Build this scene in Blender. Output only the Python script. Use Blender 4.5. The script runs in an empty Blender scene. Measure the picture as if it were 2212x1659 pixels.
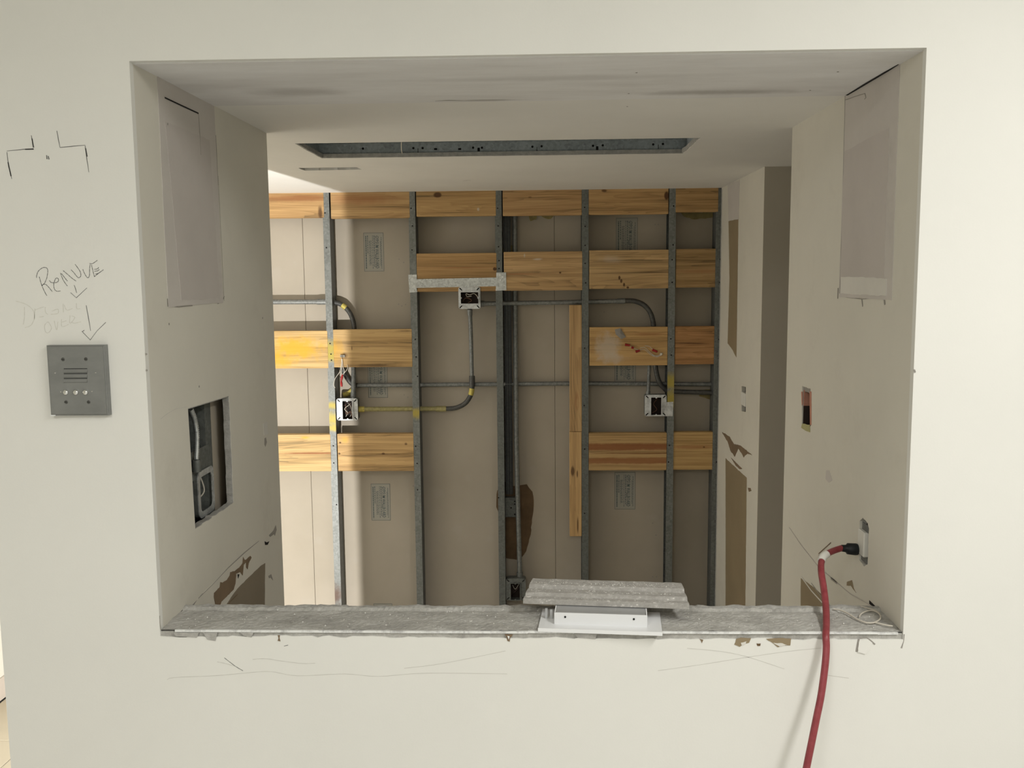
import bpy, bmesh, math, random
from mathutils import Vector, Matrix
from mathutils.geometry import tessellate_polygon
random.seed(7)
S = bpy.context.scene
COL = S.collection

# ---------------------------------------------------------------- camera, world, lights, exposure
CF = 2010.42
CC = Vector((0.0228, -1.7557, 1.7957))
_yaw, _pit, _rol = .032, -.1139, -.0092
_F = Vector((-math.sin(_yaw)*math.cos(_pit), math.cos(_yaw)*math.cos(_pit), math.sin(_pit)))
_R0 = Vector((math.cos(_yaw), math.sin(_yaw), 0)); _U0 = _R0.cross(_F)
_R = math.cos(_rol)*_R0 + math.sin(_rol)*_U0
_U = -math.sin(_rol)*_R0 + math.cos(_rol)*_U0
cam = bpy.data.cameras.new('camera'); cam.sensor_width = 36; cam.sensor_fit = 'HORIZONTAL'
cam.lens = CF/2212*36; cam.clip_start = .05; cam.clip_end = 50
camo = bpy.data.objects.new('camera', cam); COL.objects.link(camo)
camo.matrix_world = Matrix(((_R.x, _U.x, -_F.x, CC.x), (_R.y, _U.y, -_F.y, CC.y), (_R.z, _U.z, -_F.z, CC.z), (0, 0, 0, 1)))
S.camera = camo

w = bpy.data.worlds.new('world'); S.world = w; w.use_nodes = True
w.node_tree.nodes['Background'].inputs[0].default_value = (.9, .95, 1, 1)
w.node_tree.nodes['Background'].inputs[1].default_value = .03

def area(name, loc, target, sx, sy, power, col):
    l = bpy.data.lights.new(name, 'AREA'); l.shape = 'RECTANGLE'; l.size = sx; l.size_y = sy; l.energy = power; l.color = col
    o = bpy.data.objects.new(name, l); COL.objects.link(o); o.location = loc
    o.rotation_euler = (Vector(target)-Vector(loc)).to_track_quat('-Z', 'Y').to_euler(); return o
# two ceiling luminaires of the front room, the right one nearer
area('ceiling_light_near', (1.25, -1.5, 2.72), (1.25, -1.5, 0), .3, 1.2, 37, (1, .985, .955))
area('ceiling_light_far', (-.7, -2.5, 2.72), (-.7, -2.5, 0), .6, 1.2, 32, (1, .985, .955))
# daylight entering the passage on the far left
area('passage_daylight', (-2.28, 1.75, 1.15), (0, 1.75, 1.15), 1.3, 1.5, 6, (1, .97, .92))
# low work light standing beside the wall end, beaming along the passage on the left
sp = bpy.data.lights.new('work_light', 'SPOT'); sp.energy = 330; sp.color = (1, .98, .95); sp.shadow_soft_size = .011
sp.spot_size = math.radians(88); sp.spot_blend = .5
spo = bpy.data.objects.new('work_light', sp); COL.objects.link(spo); spo.location = (-1.135, -.03, .27)
spo.rotation_euler = (Vector((-1.5, 2.75, 1.25))-spo.location).to_track_quat('-Z', 'Y').to_euler()
S.view_settings.view_transform = 'Standard'; S.view_settings.look = 'None'
S.view_settings.gamma = 1; S.view_settings.use_curve_mapping = False
S.view_settings.exposure = 0.0

# ---------------------------------------------------------------- measures
X0, X1, ZS, ZC = -.7364, .719, 1.1067, 2.2
YE, Y1, Y2, X2, D, T = .867, .9006, 1.8325, .8634, 2.6658, .128
B = D+.092
XL = -1.058           # left end of the front wall
S0, SP = -.9885, .4064

def at(px, py, X=None, Y=None, Z=None):
    """point of a known plane seen at a pixel of the photograph"""
    d = _F + _R*((px-1106)/CF) - _U*((py-829.5)/CF)
    i, v = (0, X) if X is not None else (1, Y) if Y is not None else (2, Z)
    return CC + d*((v-CC[i])/d[i])

# ---------------------------------------------------------------- mesh helper
class MB:
    def __init__(s): s.v = []; s.f = []; s.sm = []
    def add(s, vs, fs, smooth=False):
        n = len(s.v); s.v += [Vector(p) for p in vs]; s.f += [tuple(i+n for i in f) for f in fs]; s.sm += [smooth]*len(fs); return s
    def box(s, x0, x1, y0, y1, z0, z1):
        vs = [(x, y, z) for z in (z0, z1) for y in (y0, y1) for x in (x0, x1)]
        return s.add(vs, [(0, 2, 3, 1), (4, 5, 7, 6), (0, 1, 5, 4), (2, 6, 7, 3), (0, 4, 6, 2), (1, 3, 7, 5)])
    def bbox(s, x0, x1, y0, y1, z0, z1, b=.002):
        """box with its long edges chamfered"""
        c = [((x0+x1)/2, (y0+y1)/2, (z0+z1)/2)]; vs = []
        bm = bmesh.new(); bmesh.ops.create_cube(bm, size=1)
        for v in bm.verts: v.co = Vector((c[0][0]+v.co.x*(x1-x0), c[0][1]+v.co.y*(y1-y0), c[0][2]+v.co.z*(z1-z0)))
        bmesh.ops.bevel(bm, geom=list(bm.edges), offset=b, segments=1, affect='EDGES')
        s.bm(bm); return s
    def bm(s, bm, smooth=False):
        bm.verts.index_update(); s.add([v.co.copy() for v in bm.verts], [[v.index for v in f.verts] for f in bm.faces], smooth); bm.free(); return s
    def tube(s, pts, r, seg=10, caps=True):
        pts = [Vector(p) for p in pts]; n = len(pts); rr = r if isinstance(r, (list, tuple)) else [r]*n
        vs = []; fs = []; nrm = None
        for i, p in enumerate(pts):
            t = (pts[min(i+1, n-1)]-pts[max(i-1, 0)]).normalized()
            if nrm is None:
                nrm = t.cross(Vector((0, 0, 1)) if abs(t.z) < .9 else Vector((1, 0, 0))).normalized()
            nrm = (nrm - t*nrm.dot(t)).normalized(); bi = t.cross(nrm)
            for k in range(seg):
                a = 2*math.pi*k/seg; vs.append(p+(nrm*math.cos(a)+bi*math.sin(a))*rr[i])
        for i in range(n-1):
            for k in range(seg):
                fs.append((i*seg+k, i*seg+(k+1) % seg, (i+1)*seg+(k+1) % seg, (i+1)*seg+k))
        s.add(vs, fs, True)
        if caps: s.add(vs[:seg], [tuple(range(seg))[::-1]]); s.add(vs[-seg:], [tuple(range(seg))])
        return s
    def slab(s, outer, holes, fn, t0, t1):
        """flat polygon (u,v) with holes, given depth t0..t1; fn(u,v,t)->xyz"""
        loops = [outer]+list(holes)
        tri = tessellate_polygon([[Vector((u, v, 0)) for u, v in l] for l in loops])
        flat = [p for l in loops for p in l]; n = len(flat)
        vs = [fn(u, v, t0) for u, v in flat]+[fn(u, v, t1) for u, v in flat]
        fs = [tuple(t) for t in tri]+[tuple(i+n for i in t[::-1]) for t in tri]
        k = 0
        for l in loops:
            m = len(l)
            for i in range(m): a, b = k+i, k+(i+1) % m; fs.append((a, b, b+n, a+n))
            k += m
        bm = bmesh.new(); bv = [bm.verts.new(p) for p in vs]
        for f in fs:
            try: bm.faces.new([bv[i] for i in f])
            except ValueError: pass
        bmesh.ops.recalc_face_normals(bm, faces=list(bm.faces)); return s.bm(bm)
    def disc(s, c, nrm, r, h=.001, seg=10, r2=None):
        c = Vector(c); n = Vector(nrm).normalized()
        return s.tube([c, c+n*h], [r, r if r2 is None else r2], seg)
    def ribbon(s, pts, wd, nrm, lift=.0004):
        nrm = Vector(nrm); pts = [Vector(p)+nrm*lift for p in pts]; n = len(pts); vs = []
        for i, p in enumerate(pts):
            t = pts[min(i+1, n-1)]-pts[max(i-1, 0)]; b = t.cross(nrm).normalized()
            ww = (wd[i] if isinstance(wd, (list, tuple)) else wd)/2
            vs += [p-b*ww, p+b*ww, p+b*ww*.9-nrm*(lift*.9), p-b*ww*.9-nrm*(lift*.9)]
        fs = []
        for i in range(n-1):
            a, c = i*4, i*4+4
            for k in range(4): fs.append((a+k, a+(k+1) % 4, c+(k+1) % 4, c+k))
        fs += [(0, 3, 2, 1), (n*4-4, n*4-3, n*4-2, n*4-1)]
        bm = bmesh.new(); bv = [bm.verts.new(p) for p in vs]
        for f in fs: bm.faces.new([bv[i] for i in f])
        bmesh.ops.recalc_face_normals(bm, faces=list(bm.faces)); return s.bm(bm)
    def build(s, name, mat, parent=None, org=None, label=None, kind=None):
        o0 = Vector((0, 0, 0))
        if parent is not None: o0 = Vector(parent.get('_o', (0, 0, 0)))
        elif org is not None: o0 = Vector(org)
        me = bpy.data.meshes.new(name); me.from_pydata([p-o0 for p in s.v], [], s.f)
        me.polygons.foreach_set('use_smooth', s.sm); me.update()
        o = bpy.data.objects.new(name, me); COL.objects.link(o); me.materials.append(mat)
        if parent is not None: o.parent = parent
        else: o.location = o0
        o['_o'] = tuple(o0)
        if label: o['label'] = label
        if kind: o['kind'] = kind
        return o

def thing(name, label, cat, org, group=None):
    o = bpy.data.objects.new(name, None); COL.objects.link(o); o.location = org; o['_o'] = tuple(org); o.empty_display_size = .05
    o['label'] = label; o['category'] = cat
    if group: o['group'] = group
    return o
def tag(o, label, cat, group=None):
    o['label'] = label; o['category'] = cat
    if group: o['group'] = group
    return o
def struct(mb, name, mat, label=None):
    o = mb.build(name, mat); o['kind'] = 'structure'
    if label: o['label'] = label
    return o
def smooth(pts, n=8):
    pts = [Vector(p) for p in pts]; out = []
    for i in range(len(pts)-1):
        p0, p1, p2, p3 = pts[max(i-1, 0)], pts[i], pts[i+1], pts[min(i+2, len(pts)-1)]
        for k in range(n):
            t = k/n
            out.append(.5*((2*p1)+(-p0+p2)*t+(2*p0-5*p1+4*p2-p3)*t*t+(-p0+3*p1-3*p2+p3)*t**3))
    return out+[pts[-1]]
def rag(poly, amp, step, sel=None, seed=1, closed=True):
    """subdivide an outline and jitter it so that it reads as torn"""
    rnd = random.Random(seed); out = []; m = len(poly)
    for i in range(m if closed else m-1):
        a, b = Vector(poly[i]), Vector(poly[(i+1) % m]); L = (b-a).length
        out.append(tuple(a)); 
        if sel is not None and i not in sel: continue
        k = max(1, int(L/step)); nn = Vector((-(b-a).y, (b-a).x)).normalized(); low = 0
        for j in range(1, k):
            low = .7*low + rnd.uniform(-1, 1)*.6
            q = a+(b-a)*((j+rnd.uniform(-.3, .3))/k)+nn*amp*(low+rnd.uniform(-.5, .5)); out.append(tuple(q))
    return out
XZ = lambda y: (lambda u, v, t: (u, y+t, v))
YZ = lambda x: (lambda u, v, t: (x+t, u, v))
XY = lambda z: (lambda u, v, t: (u, v, z+t))
def rect(u0, u1, v0, v1): return [(u0, v0), (u1, v0), (u1, v1), (u0, v1)]

# ---------------------------------------------------------------- materials
def lin(c): return tuple((x/12.92 if x <= .04045 else ((x+.055)/1.055)**2.4) for x in c)
class NT:
    def __init__(s, name):
        s.m = bpy.data.materials.new(name); s.m.use_nodes = True; s.t = s.m.node_tree; s.n = s.t.nodes
        s.b = s.n['Principled BSDF']; s.tc = s.n.new('ShaderNodeTexCoord'); s.co = s.tc.outputs['Object']
    def link(s, a, b): s.t.links.new(a, b)
    def mapping(s, scale=(1, 1, 1), loc=(0, 0, 0), rot=(0, 0, 0)):
        m = s.n.new('ShaderNodeMapping'); m.inputs['Scale'].default_value = scale; m.inputs['Location'].default_value = loc
        m.inputs['Rotation'].default_value = rot; s.link(s.co, m.inputs[0]); return m.outputs[0]
    def noise(s, scale, detail=4, rough=.55, vec=None, dist=0):
        n = s.n.new('ShaderNodeTexNoise'); n.inputs['Scale'].default_value = scale; n.inputs['Detail'].default_value = detail
        n.inputs['Roughness'].default_value = rough; n.inputs['Distortion'].default_value = dist
        s.link(vec or s.co, n.inputs['Vector']); return n.outputs['Fac']
    def ramp(s, fac, stops):
        r = s.n.new('ShaderNodeValToRGB'); e = r.color_ramp.elements
        while len(e) < len(stops): e.new(.5)
        for k, (p, c) in enumerate(stops):
            e[k].position = p; e[k].color = (*c, 1) if len(c) == 3 else c
        s.link(fac, r.inputs[0]); return r.outputs[0]
    def math(s, op, a, b=None, c=None):
        m = s.n.new('ShaderNodeMath'); m.operation = op
        for i, x in enumerate((a, b, c)):
            if x is None: continue
            if isinstance(x, (int, float)): m.inputs[i].default_value = x
            else: s.link(x, m.inputs[i])
        return m.outputs[0]
    def mix(s, fac, a, b):
        m = s.n.new('ShaderNodeMix'); m.data_type = 'RGBA'
        for i, x in ((0, fac), (6, a), (7, b)):
            if isinstance(x, (int, float)): m.inputs[i].default_value = x
            elif isinstance(x, (tuple, list)): m.inputs[i].default_value = (*x, 1)
            else: s.link(x, m.inputs[i])
        return m.outputs[2]
    def step(s, v, lo, hi):
        m = s.n.new('ShaderNodeMapRange'); m.interpolation_type = 'SMOOTHSTEP'
        m.inputs[1].default_value = lo; m.inputs[2].default_value = hi; s.link(v, m.inputs[0]); return m.outputs[0]
    def blob(s, c, r, soft=.5, wob=.35, wscale=30, axes=(1, 1, 1)):
        """soft ragged ellipsoid mask about an object-space point"""
        v = s.n.new('ShaderNodeMapping'); v.vector_type = 'POINT'
        v.inputs['Location'].default_value = tuple(-c[i]/r[i] for i in range(3)); v.inputs['Scale'].default_value = tuple(1/x for x in r)
        s.link(s.co, v.inputs[0])
        ln = s.n.new('ShaderNodeVectorMath'); ln.operation = 'LENGTH'; s.link(v.outputs[0], ln.inputs[0])
        d = s.math('ADD', ln.outputs['Value'], s.math('MULTIPLY', s.math('SUBTRACT', s.noise(wscale, 4, .6), .5), wob*2))
        m = s.step(d, 1-soft, 1+soft*.3); return s.math('SUBTRACT', 1, m)
    def bump(s, h, strength=.3, dist=.002):
        b = s.n.new('ShaderNodeBump'); b.inputs['Strength'].default_value = strength; b.inputs['Distance'].default_value = dist
        s.link(h, b.inputs['Height']); s.link(b.outputs[0], s.b.inputs['Normal'])
    def done(s, col=None, rough=.6, metal=0, spec=.3):
        if col is not None:
            if isinstance(col, (tuple, list)): s.b.inputs['Base Color'].default_value = (*col, 1)
            else: s.link(col, s.b.inputs['Base Color'])
        if isinstance(rough, (int, float)): s.b.inputs['Roughness'].default_value = rough
        else: s.link(rough, s.b.inputs['Roughness'])
        s.b.inputs['Metallic'].default_value = metal; s.b.inputs['Specular IOR Level'].default_value = spec
        return s.m
def sc(c, k): return tuple(min(1, x*k) for x in c)

def paint(name, c, var=.05, blotch=None, bs=3, bump=.06, rough=.7):
    n = NT(name); f = n.noise(bs, 5, .6)
    col = n.ramp(f, [(.3, sc(c, 1-var)), (.7, sc(c, 1+var))])
    if blotch:
        col = n.mix(n.math('MULTIPLY', n.step(n.noise(5, 6, .7), .52, .75), .6), col, blotch)
    n.bump(n.noise(260, 3, .6), bump, .002)
    return n.done(col, rough, 0, .25)
WALLC = (.80, .795, .755)
M = {}
M['wall'] = paint('wall_paint', WALLC, .02)
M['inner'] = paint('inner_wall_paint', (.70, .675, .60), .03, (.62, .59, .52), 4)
M['ceil'] = paint('ceiling_paint', (.82, .805, .765), .03)
M['tan'] = paint('dark_tan_wall', (.56, .515, .43), .03)  # browner and darker than the inner walls, used on the return face
M['plain'] = paint('plain_paint', (.78, .77, .70), .02)
M['mud'] = paint('joint_compound', (.60, .565, .53), .05, (.50, .47, .44), 6, .12)
M['mudlight'] = paint('fresh_compound', (.70, .68, .63), .05, None, 8, .2)
M['mudpanel'] = paint('sanded_panel', (.565, .525, .495), .05, (.50, .47, .445), 5, .12)
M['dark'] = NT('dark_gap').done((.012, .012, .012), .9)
M['black'] = NT('black_rubber').done((.012, .014, .017), .45)
M['smudge'] = paint('grey_smudge', (.33, .31, .28), .1)
M['gyp'] = (lambda n: (n.bump(n.noise(180, 6, .7), .8, .003), n.done(n.ramp(n.noise(60, 6, .7), [(.3, (.36, .35, .33)), (.7, (.56, .55, .52))]), .9))[1])(NT('gypsum_core'))
def sillm():
    n = NT('dusty_sill'); a = n.noise(16, 8, .7, n.mapping((1, 1.6, 1))); b = n.noise(120, 5, .7)
    col = n.ramp(n.math('ADD', n.math('MULTIPLY', a, .6), n.math('MULTIPLY', b, .4)), [(.32, (.30, .29, .27)), (.5, (.45, .44, .41)), (.66, (.60, .59, .56))])
    n.bump(n.math('ADD', a, b), .7, .003); return n.done(col, .9)
M['sill'] = sillm()
M['bead'] = (lambda n: n.done(n.ramp(n.noise(40, 5, .7), [(.35, (.5, .5, .5)), (.55, (.82, .83, .82))]), .4, 0, .5))(NT('corner_bead_metal'))
def board():
    n = NT('drywall_paper'); f = n.noise(2.2, 4, .6)
    col = n.ramp(f, [(.3, (.41, .365, .295)), (.7, (.475, .425, .35))])
    col = n.mix(n.math('MULTIPLY', n.step(n.noise(9, 3, .5), .62, .72), .12), col, (.5, .48, .45))
    n.bump(n.noise(300, 2, .5), .08, .001); return n.done(col, .85, 0, .15)
M['board'] = board()
def galv(name, c=(.155, .165, .155), bands=(), metal=.25, k=1., rough=.5):
    n = NT(name); v = n.n.new('ShaderNodeTexVoronoi'); v.inputs['Scale'].default_value = 130; n.link(n.co, v.inputs['Vector'])
    f = n.math('ADD', n.math('MULTIPLY', v.outputs['Color'], .45), n.math('MULTIPLY', n.noise(18, 5, .65), .55))
    col = n.ramp(f, [(.25, sc(c, .72*k)), (.75, sc(c, 1.25*k))])
    for (p, r, cc) in bands: col = n.mix(n.math('MULTIPLY', n.blob(p, r, .8, .7, 40), .85), col, cc)
    return n.done(col, rough, metal, .5)
YEL = (.46, .36, .05)
M['galv'] = galv('galvanized_steel')
M['galvbright'] = galv('bright_zinc', (.58, .60, .60), (), .5, 1.05, .35)
M['galvblue'] = galv('blue_grey_housing_steel', (.36, .40, .42), (), .2)
M['galvdark'] = galv('shaded_steel', (.12, .13, .13))  # darker copy of the steel, shade of inner faces put into its colour
M['galvblack'] = galv('deep_shaded_steel', (.04, .043, .045))  # near-black copy of the steel, deep shade put into the colour
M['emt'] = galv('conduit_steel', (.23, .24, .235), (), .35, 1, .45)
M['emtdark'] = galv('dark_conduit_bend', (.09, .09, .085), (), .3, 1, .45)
M['ring'] = (lambda n: n.done(n.ramp(n.noise(35, 6, .7), [(.35, (.42, .43, .44)), (.55, (.74, .76, .77))]), .45, .15, .5))(NT('zinc_ring'))
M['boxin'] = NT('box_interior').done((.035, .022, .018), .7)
M['brass'] = NT('worn_metal').done((.45, .40, .33), .35, .8)
M['white'] = paint('white_enamel', (.84, .85, .86), .01, None, 3, .01, .35)
M['offwhite'] = NT('white_plastic').done((.75, .74, .69), .45)
M['alu'] = NT('brushed_aluminium').done((.55, .56, .57), .35, .6)
M['red'] = (lambda n: n.done(n.ramp(n.noise(60, 4, .6), [(.3, (.22, .028, .036)), (.7, (.31, .055, .066))]), .42, 0, .5))(NT('red_cable_jacket'))
M['rednut'] = NT('red_wire_nut').done((.33, .02, .02), .4)
M['wirew'] = NT('pale_wire').done((.62, .58, .50), .5)
M['wirek'] = NT('dark_wire').done((.05, .03, .03), .5)
M['wireb'] = NT('brown_wire').done((.20, .10, .06), .5)
M['pencil'] = NT('pencil_graphite').done((.15, .15, .145), .7)
M['faint'] = NT('faint_pencil').done((.60, .59, .55), .8)
M['veryfaint'] = NT('erased_pencil').done((.66, .65, .59), .8)
M['ink'] = NT('label_ink').done((.12, .15, .155), .8)
M['inkbg'] = NT('label_ground').done((.40, .385, .335), .85)
M['brown'] = paint('torn_brown_paper', (.21, .15, .095), .15, None, 12, .15)
M['unpaint'] = paint('bare_brown_board', (.285, .225, .14), .08, None, 5, .1)
M['unpaintdark'] = paint('bare_grey_brown_board', (.25, .21, .155), .06, None, 5, .1)
M['stain'] = paint('brown_water_stain', (.15, .095, .05), .25, None, 14, .1)
M['foam'] = paint('dirty_yellow_foam', (.30, .25, .11), .25, None, 30, .4)
M['salmon'] = paint('salmon_box_paint', (.52, .25, .18), .15, None, 30, .1)
M['olive'] = paint('yellow_green_paint', (.42, .40, .20), .15, None, 30, .1)
M['dustbar'] = (lambda n: (n.bump(n.noise(150, 5, .7), .5, .002), n.done(n.ramp(n.math('ADD', n.math('MULTIPLY', n.noise(45, 6, .8, n.mapping((1, 1.4, 1.4))), .6), n.math('MULTIPLY', n.noise(170, 4, .7), .4)), [(.38, (.34, .325, .30)), (.53, (.42, .405, .38)), (.585, (.50, .485, .46)), (.62, (.80, .78, .74))]), .75, 0, .3))[1])(NT('dusty_metal'))
M['crumb'] = NT('plaster_crumb').done((.70, .69, .65), .9)
M['panel'] = (lambda n: n.done(n.ramp(n.noise(9, 6, .6, n.mapping((1, 1, 2))), [(.3, (.20, .205, .20)), (.7, (.275, .28, .272))]), .42, .35, .5))(NT('brushed_grey_plate'))
M['darkscrew'] = NT('dark_screw').done((.12, .12, .115), .4, .6)
M['chrome'] = NT('chrome').done((.8, .8, .8), .15, 1)
M['tile'] = paint('beige_floor_tile', (.62, .56, .44), .05, None, 4, .05, .5)
M['floor'] = paint('pale_slab', (.74, .73, .70), .04)
M['base'] = paint('pale_cove_base', (.62, .56, .50), .04)

def wood(name, seed, c=(.50, .28, .105), vert=False, marks=(), dark=.5):
    n = NT(name); rnd = random.Random(seed); off = (rnd.uniform(-9, 9), rnd.uniform(-9, 9), rnd.uniform(-9, 9))
    a = (34, 34, .9) if vert else (.9, 34, 34)
    f1 = n.noise(1.1, 6, .6, n.mapping(a, off), .5)
    a2 = (210, 210, 2.5) if vert else (2.5, 210, 210)
    f2 = n.noise(1, 4, .65, n.mapping(a2, off))
    a3 = (7, 7, .5) if vert else (.5, 7, 7); f3 = n.noise(1.3, 3, .5, n.mapping(a3, off), 1.2)
    rings = n.math('FRACT', n.math('MULTIPLY', f3, 13)); rings = n.math('MULTIPLY', rings, rings)
    f = n.math('SUBTRACT', n.math('ADD', n.math('MULTIPLY', f1, .6), n.math('MULTIPLY', f2, .42)), n.math('MULTIPLY', rings, .085))
    k = rnd.uniform(.92, 1.08)
    col = n.ramp(f, [(.34, sc(c, dark*.92*k)), (.44, sc((c[0], c[1]*.95, c[2]*.88), .84*k)), (.58, sc(c, 1.12*k))])
    for (p, r, cc, amt, sf, wb) in marks:
        col = n.mix(n.math('MULTIPLY', n.blob(p, r, sf, wb, 22), amt), col, cc)
    n.bump(f2, .25, .001); return n.done(col, .65, 0, .3)

# ---------------------------------------------------------------- structure: front wall with the opening
hole = [(X0, ZS-.012), (X1, ZS-.014), (X1, ZC), (X0, ZC)]
hole = rag(hole, .0025, .012, {0}, 3)
outer = [(XL, 0), (3, 0), (3, 2.75), (-3, 2.75), (-3, ZC+.004), (XL, ZC+.004)]
wf = struct(MB().slab(outer, [hole], XZ(0), 0, .016), 'wall_front', M['wall'])
# sill: gypsum core, dusty top, corner bead, torn back lip
def grid_top(x0, x1, y0, y1, z, nx, ny, fn):
    vs = []; fs = []
    for j in range(ny+1):
        for i in range(nx+1):
            x = x0+(x1-x0)*i/nx; y = y0+(y1-y0)*j/ny; vs.append((x, y, z+fn(x, y, i, j)))
    for j in range(ny):
        for i in range(nx):
            a = j*(nx+1)+i; fs.append((a, a+1, a+nx+2, a+nx+1))
    return vs, fs
mb = MB(); rs = random.Random(5)
vs, fs = grid_top(X0, X1, .003, T, ZS, 260, 22, lambda x, y, i, j: rs.uniform(-.0007, .0007)-(.002 if j > 18 and j < 21 else 0)+(.0025+rs.uniform(-.001, .002) if j >= 21 else 0)+.0012*math.sin(x*31+y*40)*math.sin(x*13-y*70))
mb.add(vs, fs); mb.box(X0, X1, .0035, T, ZS-.10, ZS-.003)
sill = struct(mb, 'trim_1', M['sill'])
sill['label'] = 'dusty grey gypsum sill along the bottom of the wall opening'
mb = MB(); x = X0+.03
while x < X1-.012:
    L = rs.uniform(.05, .16); x2 = min(x+L, X1-.01); dz = rs.uniform(-.0006, .0006)
    if not (-.70 < x < -.56 and rs.random() < .6): mb.box(x, x2, -.0008, .0035, ZS-.0035+dz, ZS+.0008+dz)
    x = x2+rs.uniform(0, .0005)
mb.build('corner_bead', M['bead'], sill, label='thin bright metal bead along the front sill edge')
# torn paper hanging below the bead at the left
for k, (a, b, c, d) in enumerate([(374, 1372, 430, 1377), (440, 1372, 470, 1384), (520, 1372, 548, 1376), (1240, 1374, 1290, 1380)]):
    p = [at(a, b-6, Y=0), at(c, b-6, Y=0), at(c-4, d, Y=0), at((a+c)/2, d-2, Y=0), at(a+8, d-3, Y=0)]
    MB().slab([(q.x, q.z) for q in p], [], XZ(-.0016), 0, .0014).build('torn_paper', M['gyp'], sill)
# back lip of the sill
mb = MB(); lp = rag([(X0, ZS-.012), (X1, ZS-.012), (X1, ZS+.0045), (X0, ZS+.0045)], .0022, .009, {2}, 11)
mb.slab(lp, [], XZ(T-.012), .011, .019); mb.build('torn_lip', M['gyp'], sill, label='ragged drywall edge along the back of the sill')
# inside of the sill wall (room side)
struct(MB().box(X0-.05, X1+.05, T+.007, T+.02, 0, ZS-.02), 'wall_below_sill', M['inner'])

# left wall: a deep boxed chase
hl = [at(406, 882, X=X0), at(495, 855, X=X0), at(505, 1085, X=X0), at(422, 1143, X=X0)]
hpoly = rag([(p.y, p.z) for p in hl], .0025, .012, {1, 2}, 9)
mb = MB().slab([(.016, 0), (YE, 0), (YE, ZC), (.016, ZC)], [hpoly], YZ(X0), -.016, 0)
wl = struct(mb, 'wall_left', M['inner'])
mb = MB().box(XL, XL+.014, .016, YE, 0, ZC).box(XL+.014, X0-.016, YE-.014, YE, 0, ZC); mb.build('outer_skin', M['plain'], wl)
# torn white core along the hole's edges
c = hpoly; cx = sum(p[0] for p in c)/len(c); cz = sum(p[1] for p in c)/len(c)
mb = MB()
ins = [(cx+(u-cx)*.985, cz+(v-cz)*.988) for u, v in c]
mb.slab([(cx+(u-cx)*1.002, cz+(v-cz)*1.002) for u, v in c], [ins], YZ(X0), -.0165, -.0012); mb.build('cut_edge', M['gyp'], wl)

# right wall near section with two cut-outs
def hole_px(pts, X, seed, amp=.0012): return rag([(at(a, b, X=X).y, at(a, b, X=X).z) for a, b in pts], amp, .006, None, seed)
sw = hole_px([(1733, 834), (1751, 840), (1753, 915), (1747, 930), (1732, 922)], X1, 21)
ol = hole_px([(1857, 1125), (1864, 1118), (1874, 1130), (1877, 1142), (1874, 1219), (1866, 1224), (1856, 1208)], X1, 22)
wr = struct(MB().slab([(.016, 0), (Y1, 0), (Y1, ZC), (.016, ZC)], [sw, ol], YZ(X1), 0, .016), 'wall_right', M['inner'])
MB().box(X1+.016, 3, Y1-.016, Y1, 0, ZC).build('end_skin', M['inner'], wr)
# passage to the right and far section
fb = hole_px([(1602, 834), (1611, 836), (1611, 890), (1602, 888)], X2, 23, .0008)
wq = struct(MB().slab([(Y2, 0), (B, 0), (B, ZC), (Y2, ZC)], [fb], YZ(X2), 0, .016), 'wall_right_far', M['inner'])
MB().box(X2+.0003, 3, Y2-.0015, Y2+.016, 0, ZC).build('return_skin', M['tan'], wq)
MB().box(2.6, 2.616, Y1, Y2, 0, ZC).build('passage_end', M['inner'], wq)

# ceiling with the two openings
fx = [at(640, 310, Z=ZC), at(1512, 298, Z=ZC), at(1475, 331, Z=ZC), at(690, 343, Z=ZC)]
FX = (-.712, .497, 1.072, 1.424)
f1 = rag(rect(*FX), .0018, .012, None, 31)
f2 = rag([(-.860, 1.684), (-.646, 1.679), (-.640, 1.755), (-.858, 1.770)], .0025, .010, None, 32)
oc = rag([(-3, .016), (3, .016), (3, D-.001), (-3, D-.001)], .0025, .03, {2}, 33)
ce = struct(MB().slab(oc, [f1, f2], XY(ZC), 0, .014), 'ceiling', M['ceil'])
mb = MB(); ii = [(FX[0]+(FX[1]-FX[0])*.5+(u-(FX[0]+FX[1])/2)*.994, (FX[2]+FX[3])/2+(v-(FX[2]+FX[3])/2)*.985) for u, v in f1]
oo = [(FX[0]+(FX[1]-FX[0])*.5+(u-(FX[0]+FX[1])/2)*1.001, (FX[2]+FX[3])/2+(v-(FX[2]+FX[3])/2)*1.003) for u, v in f1]
mb.slab(oo, [ii], XY(ZC), .0012, .0145); mb.build('cut_edge', M['gyp'], ce)
# grey patched strip of the opening's head (where a bulkhead was taken out), with smears and screw dots
def headm():
    n = NT('head_compound'); f = n.noise(3.2, 6, .65, n.mapping((.6, 2.2, 1)))
    col = n.ramp(f, [(.3, (.70, .685, .67)), (.5, (.79, .78, .77)), (.7, (.86, .855, .85))])
    for p, r, a in [((.425, .375, ZC), (.20, .035, .1), .55), ((-.10, .425, ZC), (.10, .012, .1), .6), ((-.5, .30, ZC), (.12, .05, .1), .35), ((.05, .2, ZC), (.35, .03, .1), .22)]:
        col = n.mix(n.math('MULTIPLY', n.blob(p, r, .8, .4, 14), a), col, (.27, .25, .22))
    n.bump(n.noise(90, 5, .7, n.mapping((.5, 2, 1))), .25, .002); return n.done(col, .85, 0, .2)
hp = rag([(X0, .017), (X1, .017), (X1, .437), (X0, .446)], .0008, .03, {2}, 35)
MB().slab(hp, [], XY(ZC), -.0018, .0).build('patched_strip', headm(), ce, label='grey patched strip of the head with dark smears')
for px, py in [(1375, 157), (1358, 202), (1810, 155), (1750, 195), (1355, 230)]:
    p = at(px, py, Z=ZC-.002); MB().disc(p, (0, 0, -1), .0022, .0006, 8).build('screw_dent', M['smudge'], ce)
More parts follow.
